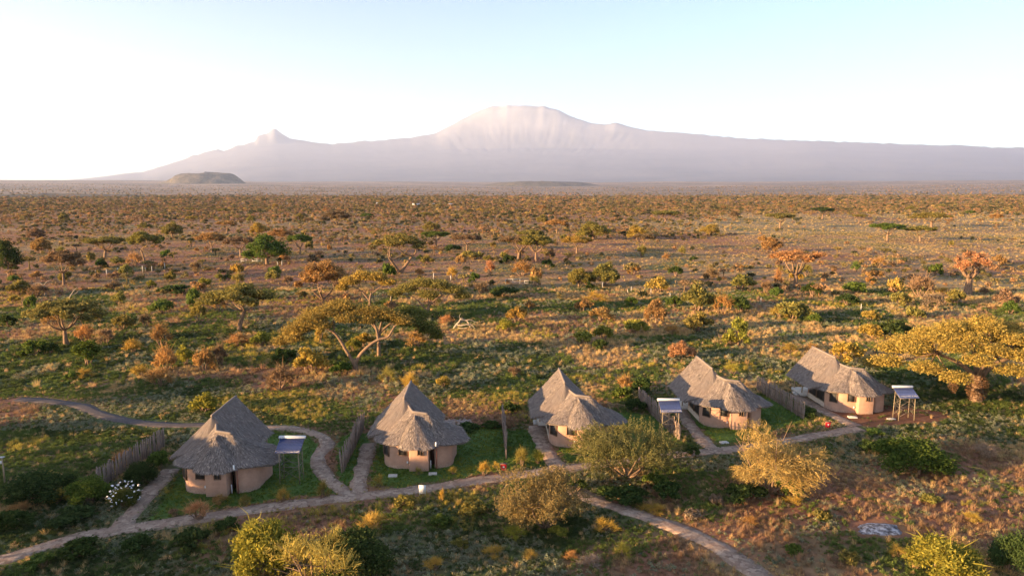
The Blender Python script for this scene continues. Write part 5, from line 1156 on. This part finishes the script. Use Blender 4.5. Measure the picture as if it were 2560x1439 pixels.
def sector(n, r0, r1, half=1.02):
    """points spread evenly over the ground in view between distances r0 and r1"""
    y = np.sqrt(RS.uniform(r0 * r0, r1 * r1, n)); x = RS.uniform(-half, half, n) * y; return x, y
C_ = {'green': (0.135, 0.175, 0.05), 'dark': (0.075, 0.10, 0.036), 'sage': (0.27, 0.275, 0.175), 'straw': (0.48, 0.345, 0.17), 'yellow': (0.36, 0.30, 0.075), 'rust': (0.30, 0.195, 0.118), 'lawn': (0.11, 0.175, 0.038)}
def tints(keys, n, j=0.2):
    c = np.array([C_[k] for k in keys]) if not isinstance(keys, str) else np.tile(C_[keys], (n, 1)); return c * RS.uniform(1 - j, 1 + j, (n, 1)) * RS.uniform(0.94, 1.06, (n, 3))
def pick_kinds(x, y, gr, st):
    """what grows where, in drifts: green herbs in the damp belt, straw grass on the right, sage clumps everywhere"""
    n = len(x); j = RS.normal(0, 0.05, n)
    a = fbm(x / 9, y / 9, 91, 3) + j; b = fbm(x / 6 + 40, y / 6, 92, 3) + j; c = fbm(x / 14, y / 14 + 9, 93, 3)
    k = np.full(n, 'straw', dtype=object)
    k[a + 0.25 * (1 - st) > 0.66] = 'rust'
    k[gr + 1.6 * (a - 0.5) > 0.42] = 'green'
    k[(gr + 2.2 * (b - 0.5) > 0.78)] = 'dark'
    k[(b > 0.58) & (RS.uniform(0, 1, n) < 0.7)] = 'sage'
    k[(c < 0.40) & (b < 0.5) & (RS.uniform(0, 1, n) < 0.6)] = 'yellow'
    u = RS.uniform(0, 1, n); k[u < 0.05] = 'straw'; k[u > 0.95] = 'green'
    return k
PR_N = [proto('herb_clump', herb(1, 70, 0.16, 0.9)), proto('herb_clump', herb(2, 60, 0.15, 0.7)), proto('herb_clump', herb(3, 80, 0.13, 1.1)), proto('grass_tuft', tuftm(4, 46, 1.25)), proto('grass_tuft', tuftm(5, 40, 0.95, 1.4))]
def cover(name, n, r0, r1, smin, smax, protos, label, dens_bare=0.35, half=1.02, mute=0.0):
    x, y = sector(n, r0, r1, half)
    gr = green_field(x, y); st = straw_field(x, y)
    keep = RS.uniform(0, 1, n) < dens_bare + (1 - dens_bare) * np.clip(gr * 1.5 + (fbm(x / 4, y / 4, 95, 2) - 0.45) * 1.6 + 0.3 * st, 0, 1)
    if r0 < 130:
        pdist = path_dist(x, y); keep &= (pdist > -0.16) & (hut_dist(x, y) > 0.0)
        lawn = np.zeros(n, bool)
        for P in LAWNS: lawn |= inpoly(x, y, P)
        keep &= ~lawn
        yd = np.zeros(n, bool)
        for P in YARDS: yd |= inpoly(x, y, P)
        keep &= ~yd | (RS.uniform(0, 1, n) < 0.06)
        keep &= np.hypot((x - ashp[0]) / 2.4, (y - ashp[1]) / 1.7) > 1
    x, y, gr, st = x[keep], y[keep], gr[keep], st[keep]; n = len(x)
    k = pick_kinds(x, y, gr, st); t = tints(k, n, 0.2 - 0.1 * (mute > 0)); t = t * (1 - mute) + mute * (np.array([0.36, 0.24, 0.125]) * (1 - st[:, None]) + np.array([0.45, 0.34, 0.165]) * st[:, None])
    idx = np.where(np.isin(k, ['straw', 'rust', 'yellow']), np.where(RS.uniform(0, 1, n) < 0.6, RS.integers(3, 5, n), RS.integers(0, 3, n)), np.where(RS.uniform(0, 1, n) < 0.85, RS.integers(0, 3, n), 4)) if len(protos) == 5 else RS.integers(0, len(protos), n)
    s_ = RS.uniform(smin, smax, n) * (0.75 + 0.5 * RS.uniform(0, 1, n) ** 3); h = s_ * RS.uniform(0.7, 1.25, n) * (0.6 if mute else 1.0)
    if r0 < 130:
        pd = path_dist(x, y); f = np.clip(0.45 + pd / 2.0, 0.45, 1); s_ = s_ * f; h = h * f
    z = gz(x, y) - 0.02
    return scatter(name, np.stack([x, y, z], -1), np.stack([s_, s_, h], -1), idx, t, protos, label, 'ground cover')
cover('ground_herbs', 112000, 35, 92, 0.22, 0.46, PR_N, 'green and grey herbs and grass tufts covering the near ground', 0.42)
cover('ground_herbs', 104000, 92, 190, 0.35, 0.75, PR_N, 'mixed herbs and dry grass covering the belt behind the huts', 0.40)
PR_M = [proto('herb_clump', herb(11, 26, 0.26, 0.8)), proto('herb_clump', herb(12, 22, 0.28, 0.65)), proto('herb_clump', herb(13, 26, 0.24, 0.9)), proto('grass_tuft', tuftm(14, 18, 1.0, 1.2, 0.09)), proto('grass_tuft', tuftm(15, 16, 0.8, 1.5, 0.09))]
cover('dry_grass', 62000, 190, 460, 0.55, 1.2, PR_M, 'dry grass and small herbs on the middle plain', 0.30, mute=0.6)
cover('dry_grass', 42000, 460, 1100, 1.0, 2.2, PR_M, 'dry grass and scrub on the far plain', 0.30, 0.95, mute=0.75)
# mown lawns
lx, ly = [], []
for P in LAWNS:
    x0, y0 = P.min(0); x1, y1 = P.max(0); n = int((x1 - x0) * (y1 - y0) * 16); x = RS.uniform(x0, x1, n); y = RS.uniform(y0, y1, n)
    k = inpoly(x, y, P) & (path_dist(x, y) > 0.1) & (hut_dist(x, y) > -0.01); lx.append(x[k]); ly.append(y[k])
lx = np.concatenate(lx); ly = np.concatenate(ly); n = len(lx); lt = tints('lawn', n, 0.3); yl = fbm(lx / 3, ly / 3, 66, 3) > 0.56; lt[yl] = lt[yl] * [1.7, 1.25, 1.2]
s_ = RS.uniform(0.13, 0.24, n)
scatter('lawn_grass', np.stack([lx, ly, np.zeros(n)], -1), np.stack([s_, s_, s_ * RS.uniform(0.4, 0.75, n)], -1), RS.integers(3, 5, n), lt, PR_N, 'short green lawn grass round the huts', 'grass')
# the bush that runs to the horizon
PR_F = [proto('bush', farbush(21, 150, 0.30, 1.6, 1.3, False)), proto('bush', farbush(22, 130, 0.30, 1.3, 1.4, False)), proto('bush', farbush(23, 140, 0.28, 2.0, 1.2, False)), proto('acacia', farbush(24, 190, 0.42, 4.6, 2.6, True)), proto('acacia', farbush(25, 200, 0.42, 5.0, 3.0, True))]
BC = {'olive': (0.20, 0.165, 0.07), 'brown': (0.25, 0.17, 0.10), 'orange': (0.36, 0.215, 0.11), 'dark': (0.075, 0.080, 0.040), 'gold': (0.36, 0.26, 0.10)}
def bushes(name, n, r0, r1, s0, s1, tree_share, label, half=0.95):
    x, y = sector(n, r0, r1, half)
    opn = np.clip((x / y - 0.22) / 0.12, 0, 1) * np.clip((y - 260) / 60, 0, 1) * np.clip((900 - y) / 150, 0, 1)   # open grass on the right
    den = fbm(x / 70, y / 70, 81, 3) * 1.5 - 0.32 + np.interp(y, [150, 600, 900, 1500], [-0.25, 0.05, 0.30, 0.5])
    keep = RS.uniform(0, 1, n) < np.clip(den, 0.04, 1) * (1 - 0.88 * opn)
    x, y = x[keep], y[keep]; n = len(x); keys = np.array(list(BC)); kk = RS.choice(keys, n, p=[0.34, 0.24, 0.16, 0.18, 0.08]); t = np.array([BC[k] for k in kk]) * RS.uniform(0.8, 1.25, (n, 1))
    tr = RS.uniform(0, 1, n) < tree_share; idx = np.where(tr, RS.integers(3, 5, n), RS.integers(0, 3, n)); s_ = RS.uniform(s0, s1, n); s_ = np.where(tr, s_ * 0.8, s_); z = gz(x, y) - 0.05
    return scatter(name, np.stack([x, y, z], -1), np.stack([s_, s_, s_ * RS.uniform(0.8, 1.15, n)], -1), idx, t, PR_F, label, 'bushland')
bushes('bushland', 9200, 170, 520, 0.55, 1.3, 0.11, 'small bushes too many to count dotting the middle plain')
bushes('bushland', 30000, 520, 1400, 0.9, 1.9, 0.16, 'bush and small acacias running back over the plain')
bushes('bushland', 34000, 1400, 3300, 1.5, 3.2, 0.14, 'far bush reading as one dark speckled mass')
bushes('bushland', 8000, 3200, 9500, 3.0, 5.5, 0.0, 'farthest woodland fading into the haze below the mountain')
